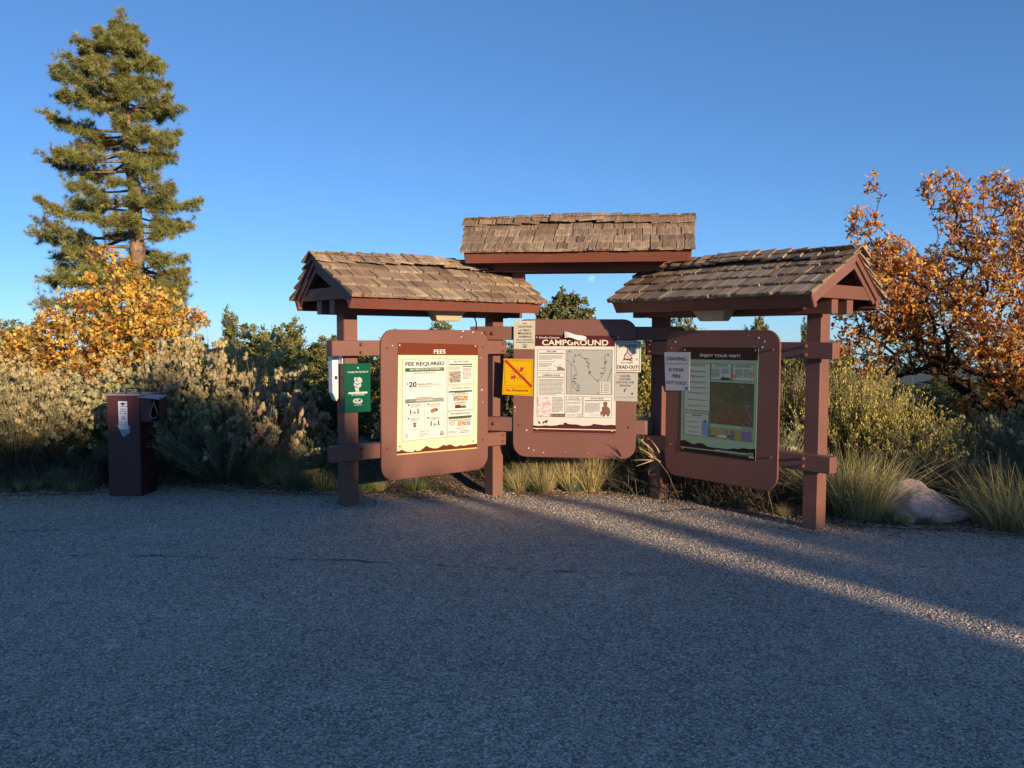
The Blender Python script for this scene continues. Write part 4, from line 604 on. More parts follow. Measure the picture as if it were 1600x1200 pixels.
'visit': {'w': 2,'c': (-0.008,1.026),'off': -0.004,'col': '9fbf9a','q': [(-0.406,0.485),(0.411,0.49),(0.404,-0.487),(-0.41,-0.489)],'it': [['G','header_band','3a1710',1,[(-0.406,0.485),(0.411,0.49),(0.409,0.38),(-0.409,0.374)]],['T','lettering','f0ece8',4,[-0.202,0.394,0.23,0.426],'ENJOY YOUR VISIT!',0.015],['O','text_frame','39453a',2,[-0.376,-0.097,-0.082,0.339],0.003],['R','text_panel','c3cfba',1,[-0.376,-0.097,-0.082,0.339]],['T','lettering','2a2e2a',4,[-0.314,0.315,-0.141,0.328],'LEAVE NO TRACE',0.02],['R','print','20241f',2,[-0.362,0.3,-0.102,0.3]],['L','small_print','2f352f',3,[-0.36,0.279,-0.264,0.282],1],['L','small_print','5a625a',3,[-0.335,0.253,-0.113,0.271],4],['L','small_print','2f352f',3,[-0.359,0.235,-0.263,0.237],1],['L','small_print','5a625a',3,[-0.334,0.209,-0.112,0.226],4],['L','small_print','2f352f',3,[-0.358,0.183,-0.262,0.184],1],['L','small_print','5a625a',3,[-0.333,0.158,-0.111,0.173],4],['L','small_print','2f352f',3,[-0.357,0.131,-0.261,0.133],1],['L','small_print','5a625a',3,[-0.332,0.107,-0.11,0.122],4],['L','small_print','2f352f',3,[-0.356,0.082,-0.26,0.083],1],['L','small_print','5a625a',3,[-0.331,0.059,-0.109,0.072],4],['L','small_print','2f352f',3,[-0.355,0.018,-0.258,0.018],1],['L','small_print','5a625a',3,[-0.329,-0.004,-0.108,0.008],4],['L','small_print','2f352f',3,[-0.353,-0.037,-0.257,-0.037],1],['L','small_print','5a625a',3,[-0.328,-0.058,-0.107,-0.047],4],['O','text_frame','39453a',2,[-0.37,-0.33,-0.092,-0.123],0.003],['R','text_panel','c3cfba',1,[-0.37,-0.33,-0.092,-0.123]],['T','lettering','2a2e2a',4,[-0.286,-0.147,-0.173,-0.134],'TRAVEL RULES',0.02],['R','print','20241f',2,[-0.36,-0.16,-0.111,-0.159]],['L','small_print','2f352f',3,[-0.356,-0.187,-0.279,-0.187],1],['L','small_print','5a625a',3,[-0.338,-0.207,-0.187,-0.198],4],['L','small_print','2f352f',3,[-0.355,-0.236,-0.278,-0.237],1],['L','small_print','5a625a',3,[-0.337,-0.256,-0.186,-0.248],4],['L','small_print','2f352f',3,[-0.354,-0.281,-0.277,-0.282],1],['L','small_print','5a625a',3,[-0.336,-0.3,-0.185,-0.292],4],['G','picture','7f9cc4',3,[(-0.161,-0.314),(-0.167,-0.221),(-0.152,-0.185),(-0.132,-0.176),(-0.112,-0.187),(-0.101,-0.22),(-0.095,-0.32)]],['G','picture','55585a',4,[(-0.146,-0.195),(-0.128,-0.174),(-0.11,-0.189),(-0.128,-0.198)]],['O','text_frame','39453a',2,[-0.076,0.196,0.143,0.344],0.003],['R','text_panel','c3cfba',1,[-0.076,0.196,0.143,0.344]],['T','lettering','2a2e2a',4,[-0.039,0.323,0.104,0.335],'OHV RIDING TIPS',0.02],['R','print','20241f',2,[-0.062,0.311,0.131,0.313]],['L','small_print','5a625a',3,[-0.065,0.218,0.021,0.296],8],['L','small_print','5a625a',3,[0.037,0.25,0.123,0.299],6],['G','picture','454a42',3,[(0.022,0.203),(0.055,0.23),(0.078,0.218),(0.112,0.223),(0.137,0.208),(0.138,0.196),(0.028,0.197)]],['O','text_frame','39453a',2,[0.154,0.197,0.372,0.344],0.003],['R','text_panel','c3cfba',1,[0.154,0.197,0.372,0.344]],['T','lettering','2a2e2a',4,[0.186,0.322,0.343,0.334],'FINDING ADVENTURE',0.02],['R','print','20241f',2,[0.168,0.314,0.36,0.316]],['L','small_print','5a625a',3,[0.186,0.226,0.262,0.3],8],['L','small_print','5a625a',3,[0.271,0.229,0.337,0.302],8],['R','picture','IMG_orange',3,[0.156,0.198,0.187,0.284]],['R','picture','IMG_orange',3,[0.343,0.206,0.371,0.295]],['R','forest_map','IMG_map',2,[-0.076,-0.201,0.374,0.177]],['O','text_frame','39453a',2,[-0.08,-0.328,0.377,0.177],0.004],['G','map_margin','a39a66',3,[(-0.074,-0.234),(0.362,-0.23),(0.36,-0.327),(-0.074,-0.33)]],['G','map_zone','7f8494',4,[(0.089,-0.248),(0.111,-0.247),(0.113,-0.335),(0.09,-0.333)]],['G','map_zone','7d6f8c',4,[(0.147,-0.247),(0.184,-0.246),(0.186,-0.333),(0.149,-0.332)]],['G','map_zone','a09a4c',4,[(0.184,-0.246),(0.254,-0.245),(0.256,-0.332),(0.186,-0.331)]],['G','map_zone','84749a',4,[(0.256,-0.245),(0.358,-0.243),(0.36,-0.331),(0.258,-0.33)]],['N','map_zone','8a7a98',4,[(0.236,0.151),(0.275,0.135)],0.012],['N','map_zone','8a7a98',4,[(0.284,-0.019),(0.338,-0.022)],0.012],['N','map_zone','8a7a98',4,[(0.305,0.006),(0.309,-0.068)],0.012],['N','map_zone','8a7a98',4,[(0.334,-0.085),(0.357,-0.139)],0.012],['N','map_zone','8a7a98',4,[(0.266,-0.184),(0.289,-0.229)],0.012],['N','map_zone','8a7a98',4,[(0.325,-0.16),(0.343,-0.233)],0.012],['N','scale_bar','d8d8cc',5,[(0.015,-0.307),(0.101,-0.308)],0.018],['N','line','20241f',5,[(-0.06,-0.314),(-0.031,-0.314)],0.01],['G','icon','20241f',5,[(0.101,-0.313),(0.124,-0.289),(0.144,-0.31)]],['G','mountain_band','2e130e',4,[(-0.412,-0.391),(-0.362,-0.383),(-0.312,-0.398),(-0.262,-0.413),(-0.202,-0.394),(-0.153,-0.395),(-0.105,-0.416),(-0.046,-0.42),(0.024,-0.417),(0.092,-0.419),(0.138,-0.414),(0.182,-0.402),(0.227,-0.406),(0.281,-0.389),(0.336,-0.393),(0.405,-0.383),(0.404,-0.487),(-0.41,-0.489)]],['N','green_stripe','9fbf9a',5,[(-0.407,-0.451),(0.331,-0.444)],0.009],['T','lettering','c8c8c0',6,[-0.011,-0.446,0.32,-0.43],'MANTI-LA SAL NATIONAL FOREST',0.03],['L','small_print','9fbf9a',6,[0.116,-0.456,0.321,-0.462],1],['O','text_frame','c8c8c0',6,[0.334,-0.47,0.38,-0.425],0.006],['G','tree_emblem','c8c8c0',6,[(0.344,-0.465),(0.356,-0.432),(0.372,-0.463)]],['G','fixing_screw','b8b4ac',7,[(-0.393,0.46),(-0.378,0.472),(-0.363,0.461),(-0.378,0.448)]],['G','fixing_screw','b8b4ac',7,[(0.372,0.467),(0.385,0.478),(0.398,0.468),(0.385,0.456)]],['G','fixing_screw','b8b4ac',7,[(-0.398,-0.463),(-0.383,-0.449),(-0.368,-0.459),(-0.383,-0.473)]],['G','fixing_screw','b8b4ac',7,[(0.37,-0.463),(0.382,-0.451),(0.395,-0.46),(0.383,-0.473)]]]},
'pet': {'w': 0,'c': (-0.788,1.145),'off': 0.1,'col': '0f5c42','q': [(-0.13,0.218),(0.129,0.216),(0.129,-0.219),(-0.129,-0.217)],'it': [['T','lettering','e6e6de',4,[-0.104,0.133,0.107,0.148],'"THANKS FOR THE PICK-UP"',0.02],['G','mounting_bolt','d8d8d0',3,[(-0.008,0.181),(0.002,0.186),(0.013,0.178),(0.008,0.168),(-0.002,0.173)]],['G','dog_drawing','c9cbc4',3,[(-0.026,-0.034),(-0.021,-0.023),(-0.03,-0.013),(-0.027,0.008),(-0.039,0.025),(-0.04,0.042),(-0.028,0.051),(-0.036,0.073),(-0.035,0.092),(-0.02,0.095),(-0.007,0.087),(0.007,0.095),(0.028,0.091),(0.043,0.073),(0.043,0.051),(0.033,0.044),(0.024,0.05),(0.033,0.033),(0.034,0.013),(0.017,0.002),(0.006,0.001),(0.011,-0.014),(0.012,-0.036)]],['N','drawing_line','3c6a58',4,[(-0.009,0.082),(-0.015,0.067),(0.001,0.06)],0.008],['N','drawing_line','3c6a58',4,[(-0.026,0.039),(-0.004,0.029),(0.017,0.038)],0.008],['N','drawing_line','3c6a58',4,[(-0.021,0.011),(-0.005,0.003)],0.007],['R','ground_line','d8dad2',3,[-0.095,-0.054,0.096,-0.037]],['T','lettering','e0e2da',4,[-0.064,-0.07,0.066,-0.057],'PET WASTE BAGS',0.025],['G','oval_emblem','c2c8c0',3,[(-0.052,-0.116),(-0.045,-0.102),(-0.027,-0.095),(-0.005,-0.094),(0.021,-0.097),(0.042,-0.106),(0.048,-0.121),(0.04,-0.135),(0.016,-0.143),(-0.011,-0.142),(-0.038,-0.136),(-0.048,-0.128)]],['G','emblem_mark','1c2a24',4,[(0.002,-0.112),(0.016,-0.103),(0.032,-0.106),(0.026,-0.118),(0.01,-0.122)]],['G','emblem_mark','6a8a7c',4,[(-0.03,-0.11),(-0.016,-0.106),(-0.014,-0.123),(-0.024,-0.127)]],['T','lettering','d8dad2',4,[-0.038,-0.158,0.041,-0.149],'DOGIPOT',0.03]]},
}

def pic_mat(name, stops, scale, det=6):
    m, nt, b = new_mat(name)
    n = noise(nt, coords(nt), scale, det, .65)
    nt.links.new(ramp(nt, n, stops), b.inputs['Base Color']); b.inputs['Roughness'].default_value = .4
    return m
PIC = {'IMG_grey': pic_mat('grey_photo_print', [(.3, lin('3a3630')), (.5, lin('8a8070')), (.7, lin('c8c0b0'))], 45),
       'IMG_orange': pic_mat('desert_photo_print', [(.3, lin('6a4a3a')), (.5, lin('b07a4a')), (.65, lin('d8c8b0')), (.8, lin('6a8ab8'))], 40),
       'IMG_blue': pic_mat('sky_photo_print', [(.35, lin('4a6a9a')), (.5, lin('8aa0b8')), (.65, lin('8a6a50'))], 40),
       'IMG_pink': pic_mat('illustration_print', [(.3, lin('8a7890')), (.45, lin('e0d4d0')), (.55, lin('c89a90')), (.7, lin('9a8a9c'))], 28)}
def map_mat():
    m, nt, b = new_mat('forest_map_print')
    v = coords(nt)
    tc = nd(nt, 'TexCoord'); sx = nd(nt, 'SeparateXYZ'); nt.links.new(tc.outputs['Object'], sx.inputs[0])
    n = noise(nt, v, 9, 8, .68)
    ad = nd(nt, 'Math', operation='MULTIPLY_ADD'); nt.links.new(sx.outputs[2], ad.inputs[0]); ad.inputs[1].default_value = .9; nt.links.new(n, ad.inputs[2])
    c = ramp(nt, ad.outputs[0], [(.24, lin('5e4426')), (.38, lin('6a5430')), (.50, lin('55502c')), (.66, lin('3c4a26')), (.9, lin('66683e'))])
    n2 = noise(nt, v, 55, 4, .7)
    c = mix(nt, 1, c, ramp(nt, n2, [(.3, (.5, .5, .5)), (.6, (1.1, 1.1, 1.1))]), 'MULTIPLY')
    nt.links.new(c, b.inputs['Base Color']); b.inputs['Roughness'].default_value = .35
    return m
PIC['IMG_map'] = map_mat()
_ink = {}
def ink(h, rough=.45):
    if h.startswith('IMG'): return PIC[h]
    if h not in _ink: _ink[h] = flat('print_' + h, tuple(x * .70 for x in lin(h)), rough, .03, .3)
    return _ink[h]
def text_mesh(t, bold):
    c = bpy.data.curves.new('t', 'FONT'); c.body = t; c.size = 1; c.offset = bold; c.resolution_u = 3
    o = bpy.data.objects.new('t', c); col.objects.link(o)
    bpy.context.view_layer.update()
    me = bpy.data.meshes.new_from_object(o.evaluated_get(bpy.context.evaluated_depsgraph_get()))
    bpy.data.objects.remove(o)
    v = np.empty(len(me.vertices) * 3, np.float32); me.vertices.foreach_get('co', v); v = v.reshape(-1, 3)
    return me, v
LAB = {'fees': ('campground_poster', 'cream fee poster headed FEES with green bars, on the left board', 'poster'),
       'camp': ('campground_poster', 'cream and maroon CAMPGROUND poster with a site map, on the middle board', 'poster'),
       'visit': ('campground_poster', 'pale green ENJOY YOUR VISIT poster with a brown map, on the shaded right board', 'poster'),
       'hunt': ('paper_notice', 'taped cream NO HUNTING notice at the top left corner of the middle board', 'notice'),
       'fire': ('warning_sign', 'yellow No Fireworks sign with a red slash overhanging the middle board', 'sign'),
       'wanted': ('paper_notice', 'white WANTED campfire notice with a red flame drawing', 'notice'),
       'water': ('paper_notice', 'wrinkled sleeved notice about the WATER SYSTEM under the WANTED notice', 'notice'),
       'leaving': ('paper_notice', 'white LEAVING IS YOUR FIRE OUT COLD notice on the right board', 'notice'),
       'pet': ('pet_waste_sign', 'green pet waste bags sign with a white dog drawing on the left post', 'sign')}
for key, P in PRINTS.items():
    k = P['w']; (fx, fy), th, _ = FR[k]; cu, cz = P['c']; off = P['off']
    ux, uy = math.cos(th), math.sin(th); nx, ny = -math.sin(th), math.cos(th)
    q = P['q']
    th_ = {'pet': .012}.get(key, .0025)
    mb = MB().prism([(a_, 0, b_) for a_, b_ in q], (0, th_, 0))
    nm, lb, ct = LAB[key]
    root = mb.obj(nm, ink(P['col'], .3 if key in ('visit', 'fees', 'camp', 'pet', 'fire') else .6), None, 0, label=lb, cat=ct)
    root.location = (fx + ux * cu + nx * off, fy + uy * cu + ny * off, cz)
    root.rotation_euler = (0, 0, th)
    rs = random.Random(5)
    for it in P['it']:
        typ, name, c, lay = it[:4]; y = -.0006 - .0003 * lay
        m = ink(c)
        mb = MB()
        if typ == 'R':
            x0, z0, x1, z1 = it[4]; mb.poly([(x0, y, z0), (x1, y, z0), (x1, y, z1), (x0, y, z1)])
        elif typ == 'O':
            x0, z0, x1, z1 = it[4]; w = it[5]
            for r_ in ((x0, z0, x1, z0 + w), (x0, z1 - w, x1, z1), (x0, z0 + w, x0 + w, z1 - w), (x1 - w, z0 + w, x1, z1 - w)):
                mb.poly([(r_[0], y, r_[1]), (r_[2], y, r_[1]), (r_[2], y, r_[3]), (r_[0], y, r_[3])])
        elif typ == 'G':
            mb.poly([(a_, y, b_) for a_, b_ in it[4]])
        elif typ == 'N':
            pts, w = it[4], it[5] / 2
            for a_, b_ in zip(pts, pts[1:]):
                d = Vector((b_[0] - a_[0], b_[1] - a_[1]));
                if d.length < 1e-6: continue
                d.normalize(); n_ = Vector((-d.y, d.x)) * w; e = d * w * .6
                mb.poly([(a_[0] - e.x + n_.x, y, a_[1] - e.y + n_.y), (a_[0] - e.x - n_.x, y, a_[1] - e.y - n_.y), (b_[0] + e.x - n_.x, y, b_[1] + e.y - n_.y), (b_[0] + e.x + n_.x, y, b_[1] + e.y + n_.y)])
                y -= .00002
        elif typ == 'L':
            x0, z0, x1, z1 = it[4]; n = it[5]; rh = (z1 - z0) / n
            for r_ in range(n):
                zt = z1 - rh * r_ - rh * .2; h = rh * .45; x = x0; xe = x0 + (x1 - x0) * (rs.uniform(.55, .9) if r_ == n - 1 and n > 2 else rs.uniform(.92, 1))
                while x < xe:
                    w = rs.uniform(.006, .018); mb.poly([(x, y, zt - h), (min(x + w, xe), y, zt - h), (min(x + w, xe), y, zt), (x, y, zt)]); x += w + .0035
        elif typ == 'T':
            x0, z0, x1, z1 = it[4]; me, v = text_mesh(it[5], it[6])
            mn, mx = v.min(0), v.max(0)
            base = 0.0 if it[5][0] not in '$"' else mn[1]
            v2 = np.stack([x0 + (v[:, 0] - mn[0]) / (mx[0] - mn[0]) * (x1 - x0), np.full(len(v), y), z0 + (v[:, 1] - mn[1]) / (mx[1] - mn[1]) * (z1 - z0)], -1)
            me.vertices.foreach_set('co', v2.astype(np.float32).ravel()); me.materials.clear(); me.materials.append(m); me.name = name; me.update()
            put(name, me, root); continue
        mb.obj(name, m, root)
# the torn paper scrap folded over the top of the middle poster
(fx, fy), th, _ = FR[1]
mb = MB()
nn = 8; A_, B_ = [], []
for i in range(nn + 1):
    t = i / nn; u = -.098 + .215 * t
    A_.append((u, -.012 - .02 * math.sin(t * 2.4), .028 - .052 * t + .004 * math.sin(t * 9))); B_.append((u + .006, -.035 - .02 * math.sin(t * 3), -.036 - .018 * t + .01 * math.sin(t * 7)))
for i in range(nn): mb.poly([A_[i], B_[i], B_[i + 1], A_[i + 1]])
sp = mb.obj('paper_scrap', flat('torn_white_paper', (.62, .58, .58), .8), None, label='torn strip of white paper curling off the top of the CAMPGROUND poster', cat='paper')
sp.location = (fx, fy, 1.628); sp.rotation_euler = (0, 0, th); 
sp.location += Vector((math.cos(th) * .0, math.sin(th) * .0, 0))
md = sp.modifiers.new('thick', 'SOLIDIFY'); md.thickness = .0008
# bag dispenser on the side of the left post
dsp = MB().prism([(-.975, .215, 1.425), (-.915, .215, 1.425), (-.915, .215, 1.05), (-.935, .215, 1.02), (-.975, .215, 1.10)], (0, .08, 0)).obj('bag_dispenser', M['white_plastic'], None, .006, label='white pet waste bag dispenser on the outer side of the left post', cat='dispenser')
(fx, fy), th, _ = FR[0]
dsp.location = (fx, fy, 0); dsp.rotation_euler = (0, 0, th)
MB().box(-.955, -.93, .209, .2145, 1.22, 1.25).obj('lock', M['black'], dsp)
MB().box(-.9195, -.9135, .135, .213, 1.36, 1.424).obj('mounting_plate', M['white_plastic'], dsp)

# ------------------------------------------------------------------ fee pillar
PX, PY, PA = -3.83, 8.135, -.0435
pz = gz(PX, PY)
pil = put('fee_pillar', None, None, 'dark maroon steel self pay fee pillar standing at the left edge of the gravel', 'pay station')
pil.location = (PX, PY, pz); pil.rotation_euler = (0, 0, PA)
s = .165; H_ = 1.0
MB().box(-s, s, -s, s, -.15, H_).obj('body', M['iron'], pil, .006)
MB().prism([(-s - .012, -s - .012, H_ + .001), (s + .012, -s - .012, H_ + .001), (s + .012, s + .012, H_ + .001), (-s - .012, s + .012, H_ + .001)], (0, 0, .014)).obj('lid', M['steel'], pil, .003)
MB().tube([(-.02, -.06, H_ + .01), (-.02, -.06, H_ + .06), (-.005, -.06, H_ + .068), (.11, -.06, H_ + .068), (.125, -.06, H_ + .06), (.125, -.06, H_ + .01)], .007, 6).obj('handle', M['black'], pil, smooth=True)
bx = MB()
x0, x1, y0, y1, z0, z1 = s + .001, s + .20, -.15, -.01, .745, .985
for r_ in ((x0, x1, y1 - .006, y1, z0, z1), (x0, x0 + .006, y0, y1 - .006, z0, z1), (x1 - .006, x1, y0, y1 - .006, z0, z1), (x0 + .006, x1 - .006, y0, y1 - .006, z0, z0 + .006)): bx.box(*r_)
eb = bx.obj('envelope_box', M['iron'], pil)
MB().prism([(x0 + .006, y0 + .001, z0 + .07), (x1 - .085, y0 + .001, z0 + .07), (x1 - .085, y0 + .001, z1 - .01), (x0 + .006, y0 + .001, z1 - .01)], (0, .005, 0)).obj('front_plate', M['iron'], eb)
MB().box(x0 + .006, x1 - .085, y0 + .001, y0 + .006, z0 + .006, z0 + .069).obj('front_plate', M['iron'], eb)
MB().prism([(x0 - .004, y0 - .05, z1 + .002), (x1 + .012, y0 - .04, z1 - .02), (x1 + .012, y1, z1 + .006), (x0 - .004, y1, z1 + .02)], (0, 0, .006)).obj('box_lid', M['steel'], eb)
for t in range(5):
    mb = MB(); disc(mb, x0 + .022, z0 + .02 + t * .052, y0, .0045, .003, 6); mb.obj('rivet', M['steel'], eb)
for t in (1, 2): 
    mb = MB(); disc(mb, x0 + .022 + t * .055, z0 + .018, y0, .0045, .003, 6); mb.obj('rivet', M['steel'], eb)
lp = [(x1 - .055, y0 - .01, z1 - .03)]
for i in range(13):
    a = -math.pi / 2 + math.pi * 2 * i / 12 + math.pi; lp.append((x1 - .055 + .040 * math.sin(a + math.pi / 2) * (1), y0 - .012, z1 - .165 + .045 * math.cos(a + math.pi / 2)))
lp = [(x1 - .055, y0 - .012, z1 - .03), (x1 - .062, y0 - .012, z1 - .06), (x1 - .075, y0 - .013, z1 - .10), (x1 - .096, y0 - .014, z1 - .15), (x1 - .10, y0 - .014, z1 - .175), (x1 - .085, y0 - .014, z1 - .198), (x1 - .058, y0 - .014, z1 - .205), (x1 - .03, y0 - .014, z1 - .195), (x1 - .018, y0 - .014, z1 - .17), (x1 - .026, y0 - .013, z1 - .13), (x1 - .042, y0 - .012, z1 - .09), (x1 - .053, y0 - .012, z1 - .05)]
MB().tube(lp + [lp[0]], .0035, 5).obj('wire_loop', M['wire'], eb, smooth=True)
cx = 0.0
SZ = lambda z: .67 + (z - .745) * 1.38
MB().prism([(cx + a_, -s - .003, b_ - .085) for a_, b_ in ((-.045, .77), (-.02, .70), (.005, .675), (.03, .70), (.06, .715), (.07, .78), (.055, .795), (-.045, .80), (-.065, .785))], (0, .002, 0)).obj('torn_sticker', M['patch'], pil)
stk = MB().prism([(cx - .044, -s - .006, SZ(.745)), (cx + .046, -s - .006, SZ(.745)), (cx + .044, -s - .006, SZ(.945)), (cx - .046, -s - .006, SZ(.945))], (0, .002, 0)).obj('sticker', flat('pale_sticker', (.66, .68, .74), .5), pil)
def stext(t, z, h, w):
    me, v = text_mesh(t, .02); mn, mx = v.min(0), v.max(0)
    v2 = np.stack([cx + .002 - w / 2 + (v[:, 0] - mn[0]) / (mx[0] - mn[0]) * w, np.full(len(v), -s - .0072), SZ(z) + (v[:, 1] - mn[1]) / (mx[1] - mn[1]) * h * 1.3], -1)
    me.vertices.foreach_set('co', v2.astype(np.float32).ravel()); me.materials.clear(); me.materials.append(ink('40404a')); me.update(); put('lettering', me, stk)
for t, z, h, w in (('CAMPING', .905, .010, .07), ('SELF', .885, .010, .05), ('SERVICE', .870, .010, .065), ('FEE TUBE', .854, .010, .072), ('DEPOSIT FEES', .792, .007, .075), ('ENVELOPES IN', .778, .007, .075), ('PIPE SLOT', .764, .007, .06)): stext(t, z, h, w)
mb = MB()
for x0_, z0_, x1_, z1_ in ((-.014, .815, .018, .818), (-.014, .838, .018, .841), (-.014, .818, -.011, .838), (.015, .818, .018, .838)): mb.poly([(x0_, -s - .0072, SZ(z0_)), (x1_, -s - .0072, SZ(z0_)), (x1_, -s - .0072, SZ(z1_)), (x0_, -s - .0072, SZ(z1_))])
mb.poly([(-.006, -s - .0074, SZ(.822)), (.010, -s - .0074, SZ(.822)), (.002, -s - .0074, SZ(.836))])
mb.obj('shield_emblem', ink('40404a'), stk)
mb = MB(); mb.poly([(a_, -s - .0072, SZ(b_)) for a_, b_ in ((-.032, .93), (-.008, .92), (.0, .915), (.01, .92), (.034, .93), (.012, .932), (0, .938), (-.012, .932))]); mb.obj('arrow_emblem', ink('40404a'), stk)

# ------------------------------------------------------------------ vegetation
def W(px, py, y):
    """pixel of the 1600 px wide photograph at forward distance y -> (x, z)"""
    return ((px - 800) / F_PX * y * 1.0, CAM_H + (526.7 - py) / F_PX * y)
def nrm(a): return a / (np.linalg.norm(a, axis=-1, keepdims=True) + 1e-9)
def rvec(n, r=rng): return nrm(r.normal(size=(n, 3)))

class Veg:
    def __init__(s): s.V = []; s.F = []; s.C = []; s.n = 0
    def add(s, v, f, c):
        s.V.append(v); s.F.append(f + s.n); s.C.append(c); s.n += len(v)
    def mesh(s, name, m, smooth=False): return fast_mesh(name, np.concatenate(s.V), np.concatenate(s.F), m, np.concatenate(s.C), smooth)
    def leaves(s, p, d, L, Wd, c, shape='rhomb', droop=.15):
        """p base (n,3), d direction (n,3), L length (n,), c colour (n,3)"""
        n = len(p); up = rvec(n); sd = nrm(np.cross(d, up)); nn = np.cross(sd, d)
        L = np.broadcast_to(L, (n,))[:, None]; Wd = np.broadcast_to(Wd, (n,))[:, None]
        if shape == 'rhomb':
            v = np.stack([p, p + d * L * .5 + sd * Wd * .5 + nn * Wd * .1, p + d * L - nn * L * droop, p + d * L * .5 - sd * Wd * .5 + nn * Wd * .1], 1)
            f = np.array([(0, 1, 2), (0, 2, 3)])
        elif shape == 'oak':
            prof = [(.0, .06), (.22, .34), (.34, .16), (.5, .5), (.62, .22), (.8, .36), (1.0, .0)]
            pts = [p + d * L * t + sd * Wd * w + nn * Wd * (w * .35) - nn * L * droop * t * t for t, w in prof]
            pts += [p + d * L * t - sd * Wd * w + nn * Wd * (w * .35) - nn * L * droop * t * t for t, w in prof[-2::-1]]
            pts.append(p + d * L * .5 - nn * L * droop * .25)
            v = np.stack(pts, 1); k = len(pts) - 1
            f = np.array([(k, i, (i + 1) % k) for i in range(k)])
        elif shape == 'needle':
            v = np.stack([p + sd * Wd * .5, p - sd * Wd * .5, p + d * L], 1); f = np.array([(0, 1, 2)])
        m = v.shape[1]
        s.add(v.reshape(-1, 3), (f[None] + (np.arange(n) * m)[:, None, None]).reshape(-1, 3), np.repeat(c, m, 0))
    def blades(s, p, d, L, Wd, c, bend=.4, seg=3):
        """curved strips"""
        n = len(p); sd = nrm(np.cross(d, rvec(n))); L = np.broadcast_to(L, (n,))[:, None]; Wd = np.broadcast_to(Wd, (n,))[:, None]
        hz = d * np.array([1, 1, 0]); hz = hz + rvec(n) * .15 * np.array([1, 1, 0]); bd = np.broadcast_to(bend, (n,))[:, None]
        rows = []
        for i in range(seg + 1):
            t = i / seg
            c0 = p + d * L * t + hz * L * bd * t * t - np.array([0, 0, 1]) * L * bd * .35 * t * t
            w = Wd * (1 - t * .85) * .5
            rows += [c0 + sd * w, c0 - sd * w]
        v = np.stack(rows, 1); m = v.shape[1]
        f = []
        for i in range(seg): f += [(2 * i, 2 * i + 1, 2 * i + 3), (2 * i, 2 * i + 3, 2 * i + 2)]
        f = np.array(f)
        s.add(v.reshape(-1, 3), (f[None] + (np.arange(n) * m)[:, None, None]).reshape(-1, 3), np.repeat(c, m, 0))
        return rows[-1]
    def segs(s, a, b, ra, rb, c, sides=4):
        """tapered prisms a->b"""
        n = len(a); d = nrm(b - a); ref = np.where(np.abs(d[:, 2:3]) > .9, np.array([[1., 0, 0]]), np.array([[0, 0, 1.]]))
        x = nrm(np.cross(d, ref)); y = np.cross(d, x); rows = []
        for q, r in ((a, ra), (b, rb)):
            for j in range(sides):
                w = 2 * math.pi * j / sides
                rows.append(q + (x * math.cos(w) + y * math.sin(w)) * np.broadcast_to(r, (n,))[:, None])
        v = np.stack(rows, 1)
        f = []
        for j in range(sides):
            k = (j + 1) % sides; f += [(j, k, sides + k), (j, sides + k, sides + j)]
        f = np.array(f)
        s.add(v.reshape(-1, 3), (f[None] + (np.arange(n) * 2 * sides)[:, None, None]).reshape(-1, 3), np.repeat(np.broadcast_to(c, (n, 3)), 2 * sides, 0))
    def puffs(s, p, r, c, rough=.35):
        """small fluffy balls: jittered octahedral blobs plus fuzz"""
        n = len(p); t = (1 + 5 ** .5) / 2
        ico = nrm(np.array([(-1, t, 0), (1, t, 0), (-1, -t, 0), (1, -t, 0), (0, -1, t), (0, 1, t), (0, -1, -t), (0, 1, -t), (t, 0, -1), (t, 0, 1), (-t, 0, -1), (-t, 0, 1)], float))
        tf = np.array([(0, 11, 5), (0, 5, 1), (0, 1, 7), (0, 7, 10), (0, 10, 11), (1, 5, 9), (5, 11, 4), (11, 10, 2), (10, 7, 6), (7, 1, 8), (3, 9, 4), (3, 4, 2), (3, 2, 6), (3, 6, 8), (3, 8, 9), (4, 9, 5), (2, 4, 11), (6, 2, 10), (8, 6, 7), (9, 8, 1)])
        r = np.broadcast_to(r, (n,))
        v = p[:, None] + ico[None] * (r[:, None, None] * rng.uniform(1 - rough, 1 + rough, (n, 12, 1))) * .85
        s.add(v.reshape(-1, 3), (tf[None] + (np.arange(n) * 12)[:, None, None]).reshape(-1, 3), np.repeat(c, 12, 0))
        k = 10; pp = np.repeat(p, k, 0); d = rvec(n * k); rr = np.repeat(r, k)
        s.leaves(pp + d * rr[:, None] * .55, nrm(d + rvec(n * k) * .5), rr * .75, rr * .42, np.repeat(c, k, 0) * rng.uniform(.8, 1.2, (n * k, 1)), 'needle')

def pick(cols, n, var=.2):
    return np.array(cols)[rng.integers(0, len(cols), n)] * rng.uniform(1 - var, 1 + var, (n, 1))

M['bark'] = leafy('rough_bark', trans=0, rough=.9)
_nt = M['bark'].node_tree; _b = _nt.nodes['Principled BSDF']; _n = noise(_nt, coords(_nt, (1, 1, .3)), 9, 6, .75)
_l = _b.inputs['Base Color'].links[0].from_socket
_nt.links.new(mix(_nt, 1, _l, ramp(_nt, _n, [(.35, (.35, .32, .30)), (.5, (.9, .88, .85)), (.68, (1.5, 1.45, 1.4))]), 'MULTIPLY'), _b.inputs['Base Color']); bump(_nt, _b, _n, 1, .05)
M['needles'] = leafy('pine_needles', trans=.12, rough=.5)
M['oakleaf'] = leafy('dry_oak_leaves', trans=.35, rough=.55)
M['brush'] = leafy('rabbitbrush_foliage', trans=.2, rough=.7)
M['fluff'] = leafy('seed_head_fluff', trans=.25, rough=.9, spec=.05)
M['grass'] = leafy('dry_grass', trans=.25, rough=.65)

